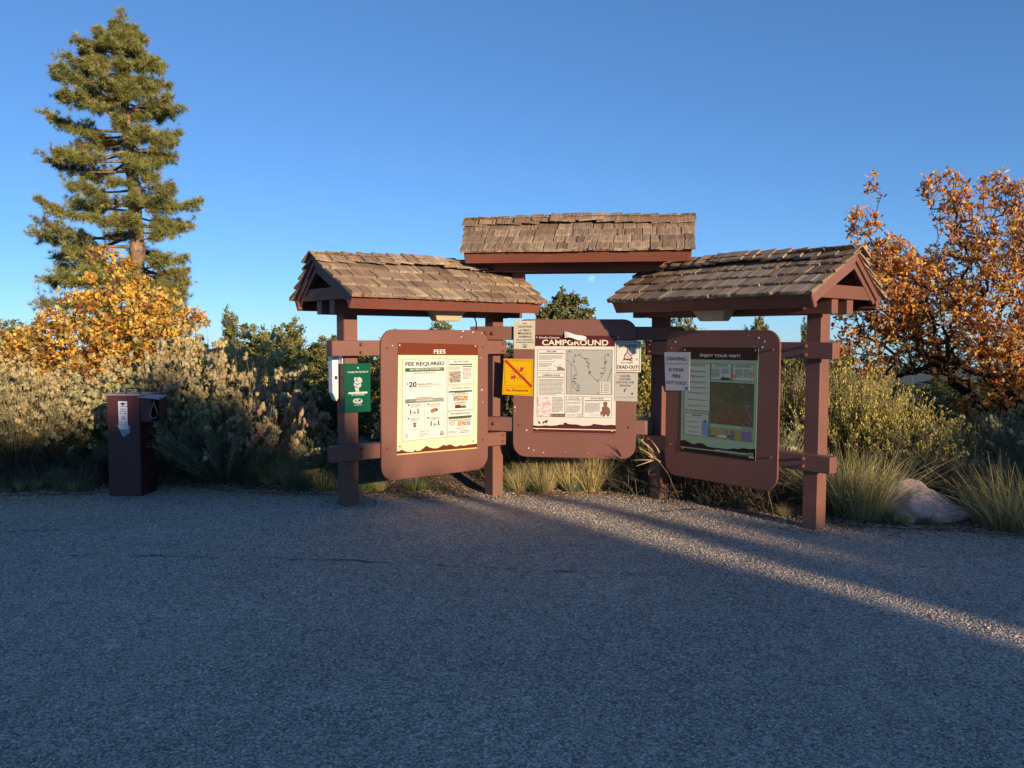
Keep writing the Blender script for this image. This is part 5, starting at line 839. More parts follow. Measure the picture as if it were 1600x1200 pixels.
def grow(root, targets, r_tip, r_root, jit=.06, up=.12, sub=3, reach=.35):
    """branch skeleton joining every target to its nearest node; returns segment arrays"""
    P = [np.array(root, float)]; par = [-1]
    order = np.argsort(np.linalg.norm(targets - root, axis=1)); ends = np.zeros(len(targets), int)
    for ti in order:
        t = targets[ti]; A = np.array(P); d = np.linalg.norm(A - t, axis=1)
        cost = d + reach * np.linalg.norm(A - root, axis=1)
        j = int(np.argmin(cost)); a = A[j]; L = np.linalg.norm(t - a)
        k = max(1, min(sub + 2, int(L / .22) + 1)); prev = j
        for i in range(1, k + 1):
            s_ = i / k
            q = a + (t - a) * s_ + (rng.normal(size=3) * jit * L ** .7 if i < k else 0)
            q = q + np.array([0, 0, up * L * math.sin(math.pi * s_) * .6])
            P.append(q); par.append(prev); prev = len(P) - 1
        ends[ti] = prev
    P = np.array(P); par = np.array(par); wgt = np.zeros(len(P)); wgt[ends] += 1
    for i in range(len(P) - 1, 0, -1): wgt[par[i]] += wgt[i]
    rad = np.clip(r_root * np.sqrt(np.maximum(wgt, 1) / max(wgt[0], 1)), r_tip, r_root)
    i = np.arange(1, len(P)); return P[par[i]], P[i], np.minimum(rad[par[i]], rad[i] * 1.5), rad[i]

def lobes_points(lobes, n, shell=.55):
    """random points in a set of ellipsoids (x,y,z,rx,ry,rz), denser towards their skins"""
    lobes = np.array(lobes, float); w = np.prod(lobes[:, 3:], 1) ** (2 / 3); w /= w.sum()
    k = rng.choice(len(lobes), n, p=w); d = rvec(n); r = rng.uniform(shell ** 3, 1, n) ** (1 / 3) * rng.uniform(.85, 1.12, n)
    return lobes[k, :3] + d * lobes[k, 3:] * r[:, None]

def finish(name, label, cat, loc, wood, crown, woodname='trunk', crownname='crown', group=None, woodmat='bark', crownmat='oakleaf', smoothwood=True):
    root = put(name, None, None, label, cat, group); root.location = loc
    if wood: put(woodname, wood.mesh(woodname, M[woodmat], smoothwood), root)
    if crown: put(crownname, crown.mesh(crownname, M[crownmat]), root, kind='stuff')
    return root
def copy_tree(o, loc, rz=0, sc_=1, label=None, parent=None):
    c = o.copy(); col.objects.link(c)
    if parent: c.parent = parent
    else:
        c.location = loc or (0, 0, 0); c.rotation_euler = (0, 0, rz); c.scale = (sc_,) * 3 if not isinstance(sc_, tuple) else sc_
        if label: c['label'] = label
    for ch in list(o.children): copy_tree(ch, None, parent=c)
    return c

# ---- ponderosa pine
def ponderosa():
    D = 28.0
    prof = np.array([(15, 185, 228), (45, 165, 248), (62, 125, 268), (95, 118, 272), (128, 92, 276), (160, 80, 296), (200, 82, 288), (232, 80, 278), (262, 98, 292), (300, 62, 298), (330, 55, 322), (352, 78, 326), (375, 28, 285), (402, 42, 276), (430, 75, 296), (465, 88, 292), (500, 120, 300)], float)
    zs_ = np.array([W(0, y, D)[1] for y in prof[:, 0]]); xl = (prof[:, 1] - 800) / F_PX * D; xr = (prof[:, 2] - 800) / F_PX * D
    tz = np.array([gz(-13, D) - .2, 1.8, W(0, 430, D)[1], W(0, 300, D)[1], W(0, 150, D)[1], W(0, 34, D)[1]])
    tx = np.array([W(p_, 0, D)[0] for p_ in (232, 228, 222, 213, 205, 202)])
    base = np.array([tx[0], D, tz[0]])
    tr = np.array([.33, .30, .25, .20, .12, .02])
    wood, crown = Veg(), Veg()
    zz = np.linspace(tz[0], tz[-1], 60); xx = np.interp(zz, tz, tx) + .05 * np.sin(zz * 1.3) + .03 * np.sin(zz * 3.1); rr = np.interp(zz, tz, tr) * rng.uniform(.9, 1.1, 60)
    q = np.stack([xx, np.full(60, D) + .05 * np.sin(zz), zz], -1) - base
    wood.segs(q[:-1], q[1:], rr[:-1], rr[1:], np.array([(.30, .19, .12)]), 10)
    nb = 155; tiers = np.cumsum(rng.uniform(.5, 1.5, 24)); tiers = (tiers - tiers[0]) / (tiers[-1] - tiers[0]); order = np.sort(np.clip(np.where(rng.random(nb) < .55, tiers[rng.integers(0, 24, nb)], rng.random(nb)) + rng.normal(0, .02, nb), 0, 1))
    tuf_p, tuf_d, tuf_s = [], [], []
    for i in range(nb):
        z = tz[0] + (W(0, 520, D)[1] - tz[0]) + (tz[-1] - .55 - W(0, 520, D)[1]) * order[i] ** .93
        az = i * 2.399 + rng.normal(0, .25)
        zq = z + .75 * order[i] ** 2; l_ = np.interp(-zq, -zs_, xl); r_ = np.interp(-zq, -zs_, xr); x0 = np.interp(z, tz, tx)
        L = (r_ - x0) * (.5 + .5 * math.cos(az)) + (x0 - l_) * (.5 - .5 * math.cos(az))
        L *= rng.uniform(.5, 1.0) if i % 3 else rng.uniform(.9, 1.04)
        L = max(L * (1.12 - .12 * order[i]) - .30, .16)
        dirh = np.array([math.cos(az), math.sin(az), 0]); start = np.array([x0, D, z]) - base
        k = 9; pts = []
        sag = rng.uniform(-.42, .06) if order[i] < .7 else rng.uniform(-.1, .25)
        side = np.array([-dirh[1], dirh[0], 0]); wob = rng.normal(0, .08)
        for j in range(k + 1):
            t = j / k
            pts.append(start + dirh * L * t + np.array([0, 0, 1]) * (sag * L * t + .30 * L * t ** 3 * (.6 if order[i] < .8 else .1)) + side * wob * L * math.sin(t * 3))
        pts = np.array(pts); rb = np.linspace(.055 * (L / 3) ** .7 + .012, .012, k + 1)
        wood.segs(pts[:-1], pts[1:], rb[:-1], rb[1:], np.array([(.24, .17, .12)]), 5)
        # twigs
        nt = int(13 + L * 15)
        for _ in range(nt):
            t = rng.uniform(.30, 1) ** .8; f = t * k; j = min(int(f), k - 1); p0 = pts[j] + (pts[j + 1] - pts[j]) * (f - j)
            tl = rng.uniform(.2, .6) * (.45 + .26 * L) * (1.15 - t * .5)
            td = nrm(dirh * rng.uniform(.3, 1.1) + side * rng.normal(0, .9) + np.array([0, 0, rng.uniform(-.45, .75)]))
            p1 = p0 + td * tl
            wood.segs(p0[None], p1[None], .012, .006, np.array([(.15, .10, .075)]), 3)
            for _ in range(3 + int(tl * 4)):
                s_ = rng.uniform(.25, 1.05)
                tuf_p.append(p0 + td * tl * s_ + rng.normal(0, .05, 3)); tuf_d.append(nrm(td + np.array([0, 0, .35]) + rng.normal(0, .4, 3))); tuf_s.append(rng.uniform(.6, 1.1))
    for _ in range(110):
        s_ = rng.uniform(0, 1) ** .8; tuf_p.append(np.array([tx[-1] + rng.normal(0, .05 + .26 * s_), D + rng.normal(0, .05 + .26 * s_), tz[-1] + .12 - s_ * 1.1]) - base); tuf_d.append(nrm(rng.normal(0, .5, 3) + np.array([0, 0, .9]))); tuf_s.append(rng.uniform(.6, 1.0))
    P_, D_, S_ = np.array(tuf_p), np.array(tuf_d), np.array(tuf_s); n = len(P_); k = 24
    cc = pick([(.26, .255, .07), (.20, .21, .06), (.34, .31, .09), (.14, .16, .05)], n, .25)
    brown = rng.random(n) < .08; cc[brown] = (.26, .16, .08)
    d = nrm(np.repeat(D_, k, 0) * .75 + rvec(n * k))
    crown.leaves(np.repeat(P_, k, 0), d, np.repeat(S_, k) * rng.uniform(.13, .25, n * k), .0135, np.repeat(cc, k, 0) * rng.uniform(.75, 1.25, (n * k, 1)), 'needle')
    print('pine tufts', n)
    finish('pine_tree', 'tall ponderosa pine with a bare reddish trunk and tufted olive boughs behind the golden oak', 'tree', tuple(base), wood, crown, crownmat='needles')
ponderosa()

# ---- leafy oaks
def oak(name, label, base, lobes, nclu, ncl, Ls, cols, shape, r_root, shell=.5, trunk_col=(.075, .06, .05), extra=None, cat='tree', mat='oakleaf', spread=.9):
    base = np.array(base, float); T = lobes_points(lobes, nclu, shell)
    if extra is not None: T = np.concatenate([T, np.array(extra, float)])
    T = T[T[:, 2] > base[2] + .25]
    a, b, ra, rb = grow(base, T, .0035, r_root, jit=.07)
    wood, crown = Veg(), Veg(); wood.segs(a - base, b - base, ra, rb, pick([trunk_col], len(a), .25), 5)
    n = len(T); k = ncl
    dd = nrm(T - base) ; d = nrm(np.repeat(dd, k, 0) * .45 + rvec(n * k) * spread)
    p = np.repeat(T, k, 0) + rvec(n * k) * rng.uniform(.0, Ls * 1.1, (n * k, 1)) - base
    c = np.repeat(pick(cols, n, .18), k, 0) * rng.uniform(.75, 1.25, (n * k, 1))
    crown.leaves(p, d, rng.uniform(.65, 1.15, n * k) * Ls, rng.uniform(.5, .75, n * k) * Ls, c, shape, .25)
    return finish(name, label, cat, tuple(base), wood, crown, crownmat=mat)

def L3(px, py, y, r, ry=None, rz=None):
    x, z = W(px, py, y); m = r / F_PX * y
    return (x, y, z, m, (ry or r) / F_PX * y, (rz or r) / F_PX * y)
D = 13.5
GOLD = [(.72, .42, .07), (.80, .52, .10), (.64, .33, .05), (.76, .48, .10), (.50, .22, .04), (.70, .50, .16), (.42, .36, .10), (.34, .15, .05)]
lob = [L3(165, 400, D, 20, rz=13), L3(190, 425, D, 20, rz=20), L3(145, 440, D + .2, 14, rz=10), L3(215, 455, D, 34, rz=22), L3(120, 472, D + .3, 26, rz=16), L3(262, 472, D, 24, rz=16), L3(180, 490, D - .5, 52, rz=40), L3(296, 497, D - .1, 22, rz=12), L3(318, 505, D, 10, rz=7), L3(88, 505, D, 34, rz=22), L3(45, 528, D, 20, rz=14), L3(18, 545, D, 16, rz=14), L3(240, 505, D - .2, 46, rz=26), L3(40, 540, D, 36, rz=30), L3(130, 545, D - .6, 75, rz=50), L3(230, 540, D - .5, 75, rz=48), L3(60, 575, D - .3, 60, rz=40), L3(150, 600, D - .5, 90, rz=45), L3(250, 580, D, 60)]
oak('golden_oak', 'golden yellow scrub oak glowing in the sun below the tall pine', (W(150, 0, D)[0], D, gz(-7, D) - .05), lob, 1900, 9, .078, GOLD, 'rhomb', .09, .35)

D = 8.9
RUST = [(.72, .35, .08), (.80, .44, .10), (.64, .26, .06), (.82, .50, .14), (.54, .19, .05), (.74, .46, .22), (.38, .15, .06)]
lob = [L3(1345, 420, D, 40), L3(1342, 350, D, 26), L3(1358, 300, D, 13), L3(1355, 275, D, 6), L3(1390, 400, D, 34), L3(1380, 460, D, 50), L3(1330, 500, D + .3, 30, rz=50), L3(1420, 450, D, 50), L3(1470, 300, D, 34), L3(1440, 290, D, 12), L3(1500, 340, D, 46), L3(1540, 290, D, 20), L3(1580, 310, D, 36), L3(1580, 390, D - .4, 64), L3(1500, 420, D, 60), L3(1470, 490, D, 70, rz=50), L3(1560, 490, D - .5, 76), L3(1640, 380, D, 80), L3(1660, 500, D, 80), L3(1590, 560, D - .3, 60), L3(1400, 530, D + .3, 70, rz=38), L3(1530, 560, D, 70, rz=40), L3(1455, 565, D + .5, 60, rz=24), L3(1320, 560, D + .2, 24, rz=26), L3(1375, 575, D + .5, 40, rz=20), L3(1300, 455, D + .4, 14, rz=24), L3(1365, 405, D + .2, 44, rz=34), L3(1425, 425, D + .1, 46, rz=36), L3(1340, 455, D + .3, 38, rz=34), L3(1400, 500, D + .2, 50, rz=34), L3(1600, 620, D - .2, 70, rz=40), L3(1540, 640, D + .4, 60, rz=26)]
oak('rust_oak', 'rust orange scrub oak with dark crooked limbs at the right edge', (W(1600, 0, D)[0], D, gz(5.5, D) - .05), lob, 3900, 7, .051, RUST, 'oak', .085, .30, (.045, .035, .03))

# ---- background evergreens
def conifer_tmpl(name, label, h, w, seed, n=420, cols=((.15, .15, .045), (.20, .185, .055), (.11, .12, .04), (.24, .21, .06)), leaf=.07, kind='round'):
    lobes = []
    r_ = random.Random(seed)
    nl = 13
    for i in range(nl):
        t = (i + .5) / nl; z = h * (.14 + .78 * t)
        ww = w / 2 * ((1 - t) ** .6 * 1.05 + .12 if kind == 'cone' else math.sin(math.pi * (.18 + .74 * t)) ** .7)
        for _ in range(3):
            a = r_.uniform(0, 6.28); q = r_.uniform(.2, .62) * ww
            lobes.append((q * math.cos(a), q * math.sin(a), z + r_.uniform(-.1, .1) * h / 5, ww * r_.uniform(.38, .6), ww * r_.uniform(.38, .6), h / nl * r_.uniform(.8, 1.5)))
    T = lobes_points(lobes, n, .5); T = T[T[:, 2] > .15 * min(h, 2)]
    a, b, ra, rb = grow(np.zeros(3), T, .006, .035 * h, jit=.05, up=.05)
    wood, crown = Veg(), Veg(); wood.segs(a, b, ra, rb, pick([(.09, .07, .055)], len(a)), 5)
    k = 30; m = len(T); d = nrm(np.repeat(nrm(T), k, 0) * .3 + rvec(m * k)); c = np.repeat(pick(cols, m, .25), k, 0) * rng.uniform(.75, 1.25, (m * k, 1))
    crown.leaves(np.repeat(T, k, 0) + rvec(m * k) * rng.uniform(0, leaf * 2.1, (m * k, 1)) * (h / 4) ** .5, d, rng.uniform(.6, 1.3, m * k) * leaf * (h / 4) ** .5 * 1.6, leaf * .9, c, 'rhomb', .1)
    return finish(name, label, 'tree', (0, 0, 0), wood, crown, crownmat='needles')

PINYON = conifer_tmpl('pinyon_tree', 'rounded pinyon pine showing between the two side roofs under the moon', 4.0, 3.2, 3, 520)
CONE = conifer_tmpl('pinyon_tree', 'small pointed pinyon top left of the golden oak', 4.0, 2.2, 5, 420, kind='cone')
_bb = {}
def bounds(o):
    """height and width of a template's foliage"""
    key = o.name.split('.')[0] + o.children[0].data.name
    if key not in _bb:
        vs = []
        for c in o.children:
            v = np.empty(len(c.data.vertices) * 3, np.float32); c.data.vertices.foreach_get('co', v); vs.append(v.reshape(-1, 3))
        v = np.concatenate(vs); _bb[key] = (float(np.percentile(v[:, 2], 99.3)), float(2 * np.percentile(np.abs(v[:, 0]), 96)))
    return _bb[key]
def by_pixels(tmpl, px, ptop, wpx, d, h0=0, w0=0, label=None, group=None, first=False, rz=0, sink=.1):
    h0, w0 = bounds(tmpl)
    x, zt = W(px, ptop, d); zb = gz(x, d) - sink
    sz = (zt - zb) / h0; sx = wpx / F_PX * d / w0
    o = tmpl if first else copy_tree(tmpl, None)
    o.location = (x, d, zb); o.rotation_euler = (0, 0, rz); o.scale = (sx, sx, sz)
    if label: o['label'] = label
    if group: o['group'] = group
    return o
by_pixels(PINYON, 630, 521, 90, 26, 4.0, 3.2, 'rounded olive evergreen behind the gap left of the left board', first=True)
oak('pinyon_tree', 'rounded pinyon pine showing between the two side roofs under the moon', (W(885, 0, 24)[0], 24, gz(1.6, 24) - .1), [L3(885, 474, 24, 20), L3(868, 484, 24, 18), L3(904, 480, 24, 20), L3(852, 497, 24, 16), L3(918, 496, 24, 16), L3(885, 505, 24, 40, rz=22), L3(885, 545, 24, 50)], 420, 30, .10, [(.17, .16, .05), (.13, .13, .045), (.21, .19, .06)], 'rhomb', .12, .3, mat='needles')
by_pixels(CONE, 360, 491, 44, 30, 4.0, 2.2, 'small pointed evergreen just right of the golden oak, above the tan brush', first=True)
for i, (px, py, w, d, t, lb) in enumerate([
    (690, 504, 66, 26, 1, 'thin evergreen top showing above the left board'),
    (1070, 499, 70, 26, 0, 'evergreen crown showing between the middle board and the right lamp'),
    (1184, 496, 52, 28, 1, 'pointed evergreen top showing above the right board'),
    (1258, 505, 30, 24, 1, 'dark evergreen tip beside the right outer post'),
    (405, 513, 90, 22, 0, 'olive juniper behind the tan brush, left of the kiosk'),
    (455, 508, 80, 24, 1, 'olive juniper with pointed tips just left of the left roof post'),
    (500, 530, 80, 21, 0, 'low olive juniper beside the left post'),
    (12, 507, 70, 30, 0, 'green juniper at the far left edge of the view'),
    (55, 516, 46, 34, 1, 'small evergreen between the left edge and the golden oak')]):
    by_pixels((PINYON, CONE)[t], px, py, w, d, 4.0, (3.2, 2.2)[t], lb, rz=i * 1.7)
r_ = random.Random(4)
for i in range(30):
    px = -120 + i * 62 + r_.uniform(-14, 14)
    if 1310 < px < 1700: d, top = r_.uniform(50, 70), r_.uniform(588, 600)
    else: d, top = r_.uniform(30, 48), r_.uniform(531, 548)
    by_pixels((PINYON, CONE)[i % 2], px, top, r_.uniform(75, 120), d, 4.0, (3.2, 2.2)[i % 2], 'small evergreen in the distant tree line behind the brush', 'distant evergreens behind the brush', rz=i)

# ---- leafy shrubs behind the boards
def shrub_tmpl(cols, h=1.7, w=1.9, n=520, leaf=.045, k=16, seed=1, shape='rhomb'):
    r = random.Random(seed); lobes = []
    for i in range(11):
        a = r.uniform(0, 6.28); q = r.uniform(.1, .75) * w / 2; z = h * r.uniform(.3, .82)
        q *= 1.1 - .5 * z / h
        lobes.append((q * math.cos(a), q * math.sin(a), z, w * .2, w * .2, h * .17))
    o = oak('leafy_shrub', 'yellow olive leafy shrub', (0, 0, 0), lobes, n, k, leaf, cols, shape, .03, .35, (.10, .08, .06), None, 'shrub', 'brush', 1.0)
    return o
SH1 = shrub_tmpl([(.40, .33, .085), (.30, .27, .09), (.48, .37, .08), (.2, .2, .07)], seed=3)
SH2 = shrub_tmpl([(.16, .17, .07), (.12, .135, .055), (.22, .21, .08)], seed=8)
used = set()
def put_shrub(T, px, top, wpx, d, label, h0=1.75, w0=2.0, rz=0):
    o = by_pixels(T, px, top, wpx, d, h0, w0, label, first=T.name not in used, rz=rz, sink=.05); used.add(T.name); return o
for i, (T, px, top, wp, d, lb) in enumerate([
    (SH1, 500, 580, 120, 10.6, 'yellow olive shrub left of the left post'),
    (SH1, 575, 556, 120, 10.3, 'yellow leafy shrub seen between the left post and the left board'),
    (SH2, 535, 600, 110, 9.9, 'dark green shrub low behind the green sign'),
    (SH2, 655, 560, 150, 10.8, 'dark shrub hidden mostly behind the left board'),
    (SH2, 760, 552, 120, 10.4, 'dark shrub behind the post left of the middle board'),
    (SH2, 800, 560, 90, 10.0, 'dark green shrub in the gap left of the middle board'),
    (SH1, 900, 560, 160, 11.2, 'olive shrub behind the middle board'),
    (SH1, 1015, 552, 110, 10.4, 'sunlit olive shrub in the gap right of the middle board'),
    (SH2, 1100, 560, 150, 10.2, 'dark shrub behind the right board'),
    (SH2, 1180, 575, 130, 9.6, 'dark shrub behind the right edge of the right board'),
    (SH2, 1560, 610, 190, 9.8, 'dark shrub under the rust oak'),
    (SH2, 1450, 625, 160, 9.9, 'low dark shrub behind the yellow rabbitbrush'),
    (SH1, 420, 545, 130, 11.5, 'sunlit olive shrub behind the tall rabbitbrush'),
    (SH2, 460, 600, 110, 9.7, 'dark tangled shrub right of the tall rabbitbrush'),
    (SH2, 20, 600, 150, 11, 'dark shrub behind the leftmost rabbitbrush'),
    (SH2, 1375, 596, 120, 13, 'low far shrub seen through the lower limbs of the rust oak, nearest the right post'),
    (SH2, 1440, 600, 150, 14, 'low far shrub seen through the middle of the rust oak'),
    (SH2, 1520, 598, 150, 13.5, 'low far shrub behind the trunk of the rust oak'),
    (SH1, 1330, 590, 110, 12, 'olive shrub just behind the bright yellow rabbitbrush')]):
    put_shrub(T, px, top, wp, d, lb, rz=i * 1.3)

# ---- rabbitbrush
def rabbit(h, w, ns, headcol, fol, seed, hr=(.026, .044), heads=4, stemcol=((.46, .38, .21), (.38, .32, .18)), leafL=.05, nl=34, lean=.95, hf=.9):
    stems, crown, fl = Veg(), Veg(), Veg()
    a = rng.uniform(0, 6.28, ns); q = np.sqrt(rng.uniform(0, 1, ns)); th = q * lean
    p = np.stack([np.cos(a) * q * w * .16, np.sin(a) * q * w * .16, np.zeros(ns)], -1)
    d = nrm(np.stack([np.cos(a) * np.sin(th), np.sin(a) * np.sin(th), np.cos(th)], -1) + rng.normal(0, .07, (ns, 3)))
    L = h * rng.uniform(.62, 1.02, ns) / np.maximum(np.cos(th) ** .35, .6)
    L = np.minimum(L, (w * .5) / np.maximum(np.sin(th), .2) * 1.1)
    bend = rng.uniform(-.05, .28, ns)
    hz = d * np.array([1, 1, 0])
    def at(t): return p + d * L[:, None] * t + hz * (L * bend)[:, None] * t * t - np.array([0, 0, 1]) * (L * bend)[:, None] * .35 * t * t
    sc_col = pick(stemcol, ns)
    prev = at(0.0)
    for i in range(1, 5):
        cur = at(i / 4); stems.segs(prev, cur, .005 * (1.15 - (i - 1) / 5), .005 * (1.15 - i / 5), sc_col, 3); prev = cur
    # branchlets near the top
    for b_ in range(3):
        t0 = rng.uniform(.55, .9, (ns, 1)); q0 = p + d * L[:, None] * t0 + hz * (L * bend)[:, None] * t0 ** 2 - np.array([0, 0, 1]) * (L * bend)[:, None] * .35 * t0 ** 2
        dd = nrm(d + rvec(ns) * .45 + np.array([0, 0, .25])); q1 = q0 + dd * (h * rng.uniform(.10, .24, (ns, 1)))
        stems.segs(q0, q1, .0028, .002, sc_col, 3)
        if b_ < heads:
            m = rng.random(ns) < (.8 if b_ == 0 else .35) * hf
            k = 3; c0 = np.repeat(q1[m], k, 0) + rvec(m.sum() * k) * .025
            fl.puffs(c0, rng.uniform(*hr, len(c0)), np.repeat(pick(headcol, m.sum(), .12), k, 0) * rng.uniform(.85, 1.15, (len(c0), 1)))
    tip = at(1.0)[rng.random(ns) < hf]; k = heads; nh = len(tip)
    c0 = np.repeat(tip, k, 0) + rvec(nh * k) * np.array([.045, .045, .026])
    fl.puffs(c0, rng.uniform(*hr, nh * k), np.repeat(pick(headcol, nh, .12), k, 0) * rng.uniform(.85, 1.15, (nh * k, 1)))
    t = rng.uniform(.28, .97, (ns, nl))
    lp = (p[:, None] + d[:, None] * (L[:, None] * t)[..., None] + hz[:, None] * ((L * bend)[:, None] * t * t)[..., None] - np.array([0, 0, 1]) * ((L * bend)[:, None] * .35 * t * t)[..., None]).reshape(-1, 3)
    lp = lp + rvec(len(lp)) * rng.uniform(0, .05, (len(lp), 1))
    ld_ = nrm(np.repeat(d, nl, 0) + rvec(len(lp)) * .75)
    crown.leaves(lp, ld_, rng.uniform(.6, 1.3, len(lp)) * leafL, .0062, np.repeat(pick(fol, ns, .15), nl, 0) * rng.uniform(.75, 1.25, (len(lp), 1)), 'rhomb', .2)
    root = put('rabbitbrush', None, None, 'rabbitbrush', 'shrub')
    put('stem_bundle', stems.mesh('stem_bundle', M['brush']), root, kind='stuff')
    put('foliage', crown.mesh('foliage', M['brush']), root, kind='stuff')
    put('seed_heads', fl.mesh('seed_heads', M['fluff']), root, kind='stuff')
    return root
TAN = [(.50, .39, .20), (.56, .44, .22), (.44, .35, .19)]
CRM = [(.42, .38, .18), (.48, .43, .20), (.36, .35, .18)]
YEL = [(.62, .47, .11), (.70, .54, .14), (.50, .43, .13)]
PNK = [(.56, .38, .23), (.48, .32, .20)]
GG = [(.24, .25, .14), (.29, .28, .16), (.19, .21, .12)]
YG = [(.34, .31, .10), (.42, .37, .12), (.26, .25, .10)]
RB = {'tan': rabbit(1.4, 1.5, 250, TAN, GG, 1, hf=.85, hr=(.022, .038)), 'cream': rabbit(1.2, 1.4, 190, CRM, GG, 2, hr=(.024, .040), hf=.65), 'yellow': rabbit(1.3, 1.4, 300, YEL, YG, 3, hr=(.009, .018), nl=60, leafL=.055),
      'grey': rabbit(1.0, 1.3, 260, CRM, [(.22, .245, .155), (.28, .29, .18)], 4, heads=3, nl=75, hf=.10, hr=(.02, .032)), 'pink': rabbit(1.2, 1.2, 120, PNK, GG, 5, hr=(.03, .05)),
      'straw': rabbit(1.4, 1.3, 260, [(.46, .38, .2)], [(.36, .30, .13), (.28, .25, .11)], 6, heads=2, hf=.5, hr=(.012, .02), nl=26, leafL=.09, stemcol=((.5, .42, .24), (.42, .36, .2)), lean=.6)}
RBH = {'tan': (1.47, 1.6), 'cream': (1.27, 1.5), 'yellow': (1.36, 1.5), 'grey': (1.05, 1.4), 'pink': (1.26, 1.3), 'straw': (1.45, 1.3)}
used2 = set()
for i, (t, px, top, wp, d, lb) in enumerate([
    ('tan', 50, 566, 243, 9.3, 'leftmost rabbitbrush with tan seed heads lit by the sun'),
    ('tan', -45, 575, 243, 9.2, 'tan rabbitbrush cut by the left edge of the view'),
    ('straw', 20, 600, 190, 8.9, 'straw coloured brush arching below the leftmost tan seed heads'),
    ('tan', 118, 600, 192, 9.8, 'tan rabbitbrush just left of the fee pillar'),
    ('cream', 170, 592, 243, 9.9, 'pale cream headed rabbitbrush right behind the fee pillar'),
    ('cream', 235, 585, 243, 9.9, 'cream headed rabbitbrush right of the fee pillar'),
    ('tan', 325, 522, 243, 9.9, 'tallest tan headed rabbitbrush, catching the sun at the top'),
    ('tan', 285, 555, 204, 9.5, 'tan rabbitbrush in front of the golden oak'),
    ('tan', 380, 555, 217, 9.4, 'shaded tan rabbitbrush left of the kiosk'),
    ('pink', 425, 600, 153, 9.1, 'rabbitbrush with pinkish brown heads nearest the left post'),
    ('grey', 350, 625, 210, 8.9, 'grey green rabbitbrush with few pale heads low in front'),
    ('grey', 270, 650, 190, 9.25, 'grey green rabbitbrush low right of the fee pillar'),
    ('grey', 110, 670, 180, 9.4, 'grey green brush low left of the fee pillar'),
    ('yellow', 1330, 562, 170, 9.0, 'bright yellow rabbitbrush just right of the right post'),
    ('yellow', 1290, 600, 130, 9.3, 'yellow rabbitbrush partly behind the right post'),
    ('yellow', 1392, 610, 150, 8.7, 'yellow rabbitbrush in front of the rust oak'),
    ('yellow', 1450, 645, 150, 8.3, 'yellow green rabbitbrush above the boulder'),
    ('straw', 1238, 566, 110, 9.4, 'straw stemmed brush between the right board and its outer post'),
    ('grey', 1530, 655, 190, 8.3, 'grey green brush right of the boulder'),
    ('yellow', 1545, 640, 110, 8.6, 'pale yellow headed rabbitbrush under the rust oak'),
    ('grey', 1480, 700, 150, 7.9, 'dark low brush behind the boulder'),
    ('grey', 1620, 640, 190, 8.2, 'dark brush cut by the right edge of the view'),
    ('grey', 1010, 690, 140, 9.2, 'dark twiggy brush below the gap right of the middle board'),
    ('grey', 1120, 680, 190, 8.8, 'dark twiggy brush under the right board'),
    ('grey', 1200, 670, 150, 8.5, 'dark brush behind the right outer post'),
    ('grey', 800, 660, 140, 9.3, 'dark brush left of the middle board'),
    ('grey', 700, 655, 160, 10.3, 'shaded brush far behind the left board'),
    ('grey', 500, 680, 130, 8.9, 'low grey brush left of the left post'),
    ('yellow', 1740, 620, 230, 8.0, 'yellow rabbitbrush just outside the right edge of the view'),
    ('grey', 1850, 640, 260, 7.6, 'grey brush beyond the right edge of the view'),
    ('tan', 1980, 600, 300, 8.2, 'tan rabbitbrush well beyond the right edge of the view'),
    ('yellow', 1700, 600, 240, 10.5, 'yellow rabbitbrush behind the rust oak, beyond the right edge'),
    ('straw', 1900, 590, 260, 10.5, 'straw brush far beyond the right edge of the view'),
    ('tan', -160, 590, 240, 9.6, 'tan rabbitbrush just outside the left edge of the view'),
    ('grey', -270, 600, 260, 9.8, 'grey brush beyond the left edge of the view')]):
    T = RB[t]; h0, w0 = RBH[t]
    by_pixels(T, px, top, wp, d, h0, w0, lb, first=t not in used2, rz=i * 2.1, sink=.03); used2.add(t)

# ---- dead twigs
def twigs(h, w, ns, cols):
    v = Veg(); a = rng.uniform(0, 6.28, ns); th = rng.uniform(.1, 1.35, ns); p = rng.normal(0, w * .2, (ns, 3)) * np.array([1, 1, 0])
    d = np.stack([np.cos(a) * np.sin(th), np.sin(a) * np.sin(th), np.cos(th)], -1); L = rng.uniform(.4, 1, ns) * h
    q1 = p + d * L[:, None] * .5; d2 = nrm(d + rvec(ns) * .5); q2 = q1 + d2 * L[:, None] * .5; c = pick(cols, ns, .3)
    v.segs(p, q1, .004, .003, c, 3); v.segs(q1, q2, .003, .0015, c, 3)
    for _ in range(3):
        s_ = rng.uniform(.2, .9, (ns, 1)); o = q1 + (q2 - q1) * s_; d3 = nrm(d2 + rvec(ns) * .9); v.segs(o, o + d3 * L[:, None] * rng.uniform(.12, .35, (ns, 1)), .002, .001, c, 3)
    root = put('dead_brush', v.mesh('dead_brush', M['brush']), None, 'dead twiggy brush', 'dead brush')
    return root
TW = twigs(.6, .8, 240, [(.10, .07, .05), (.16, .12, .08), (.22, .17, .11), (.07, .05, .04)])
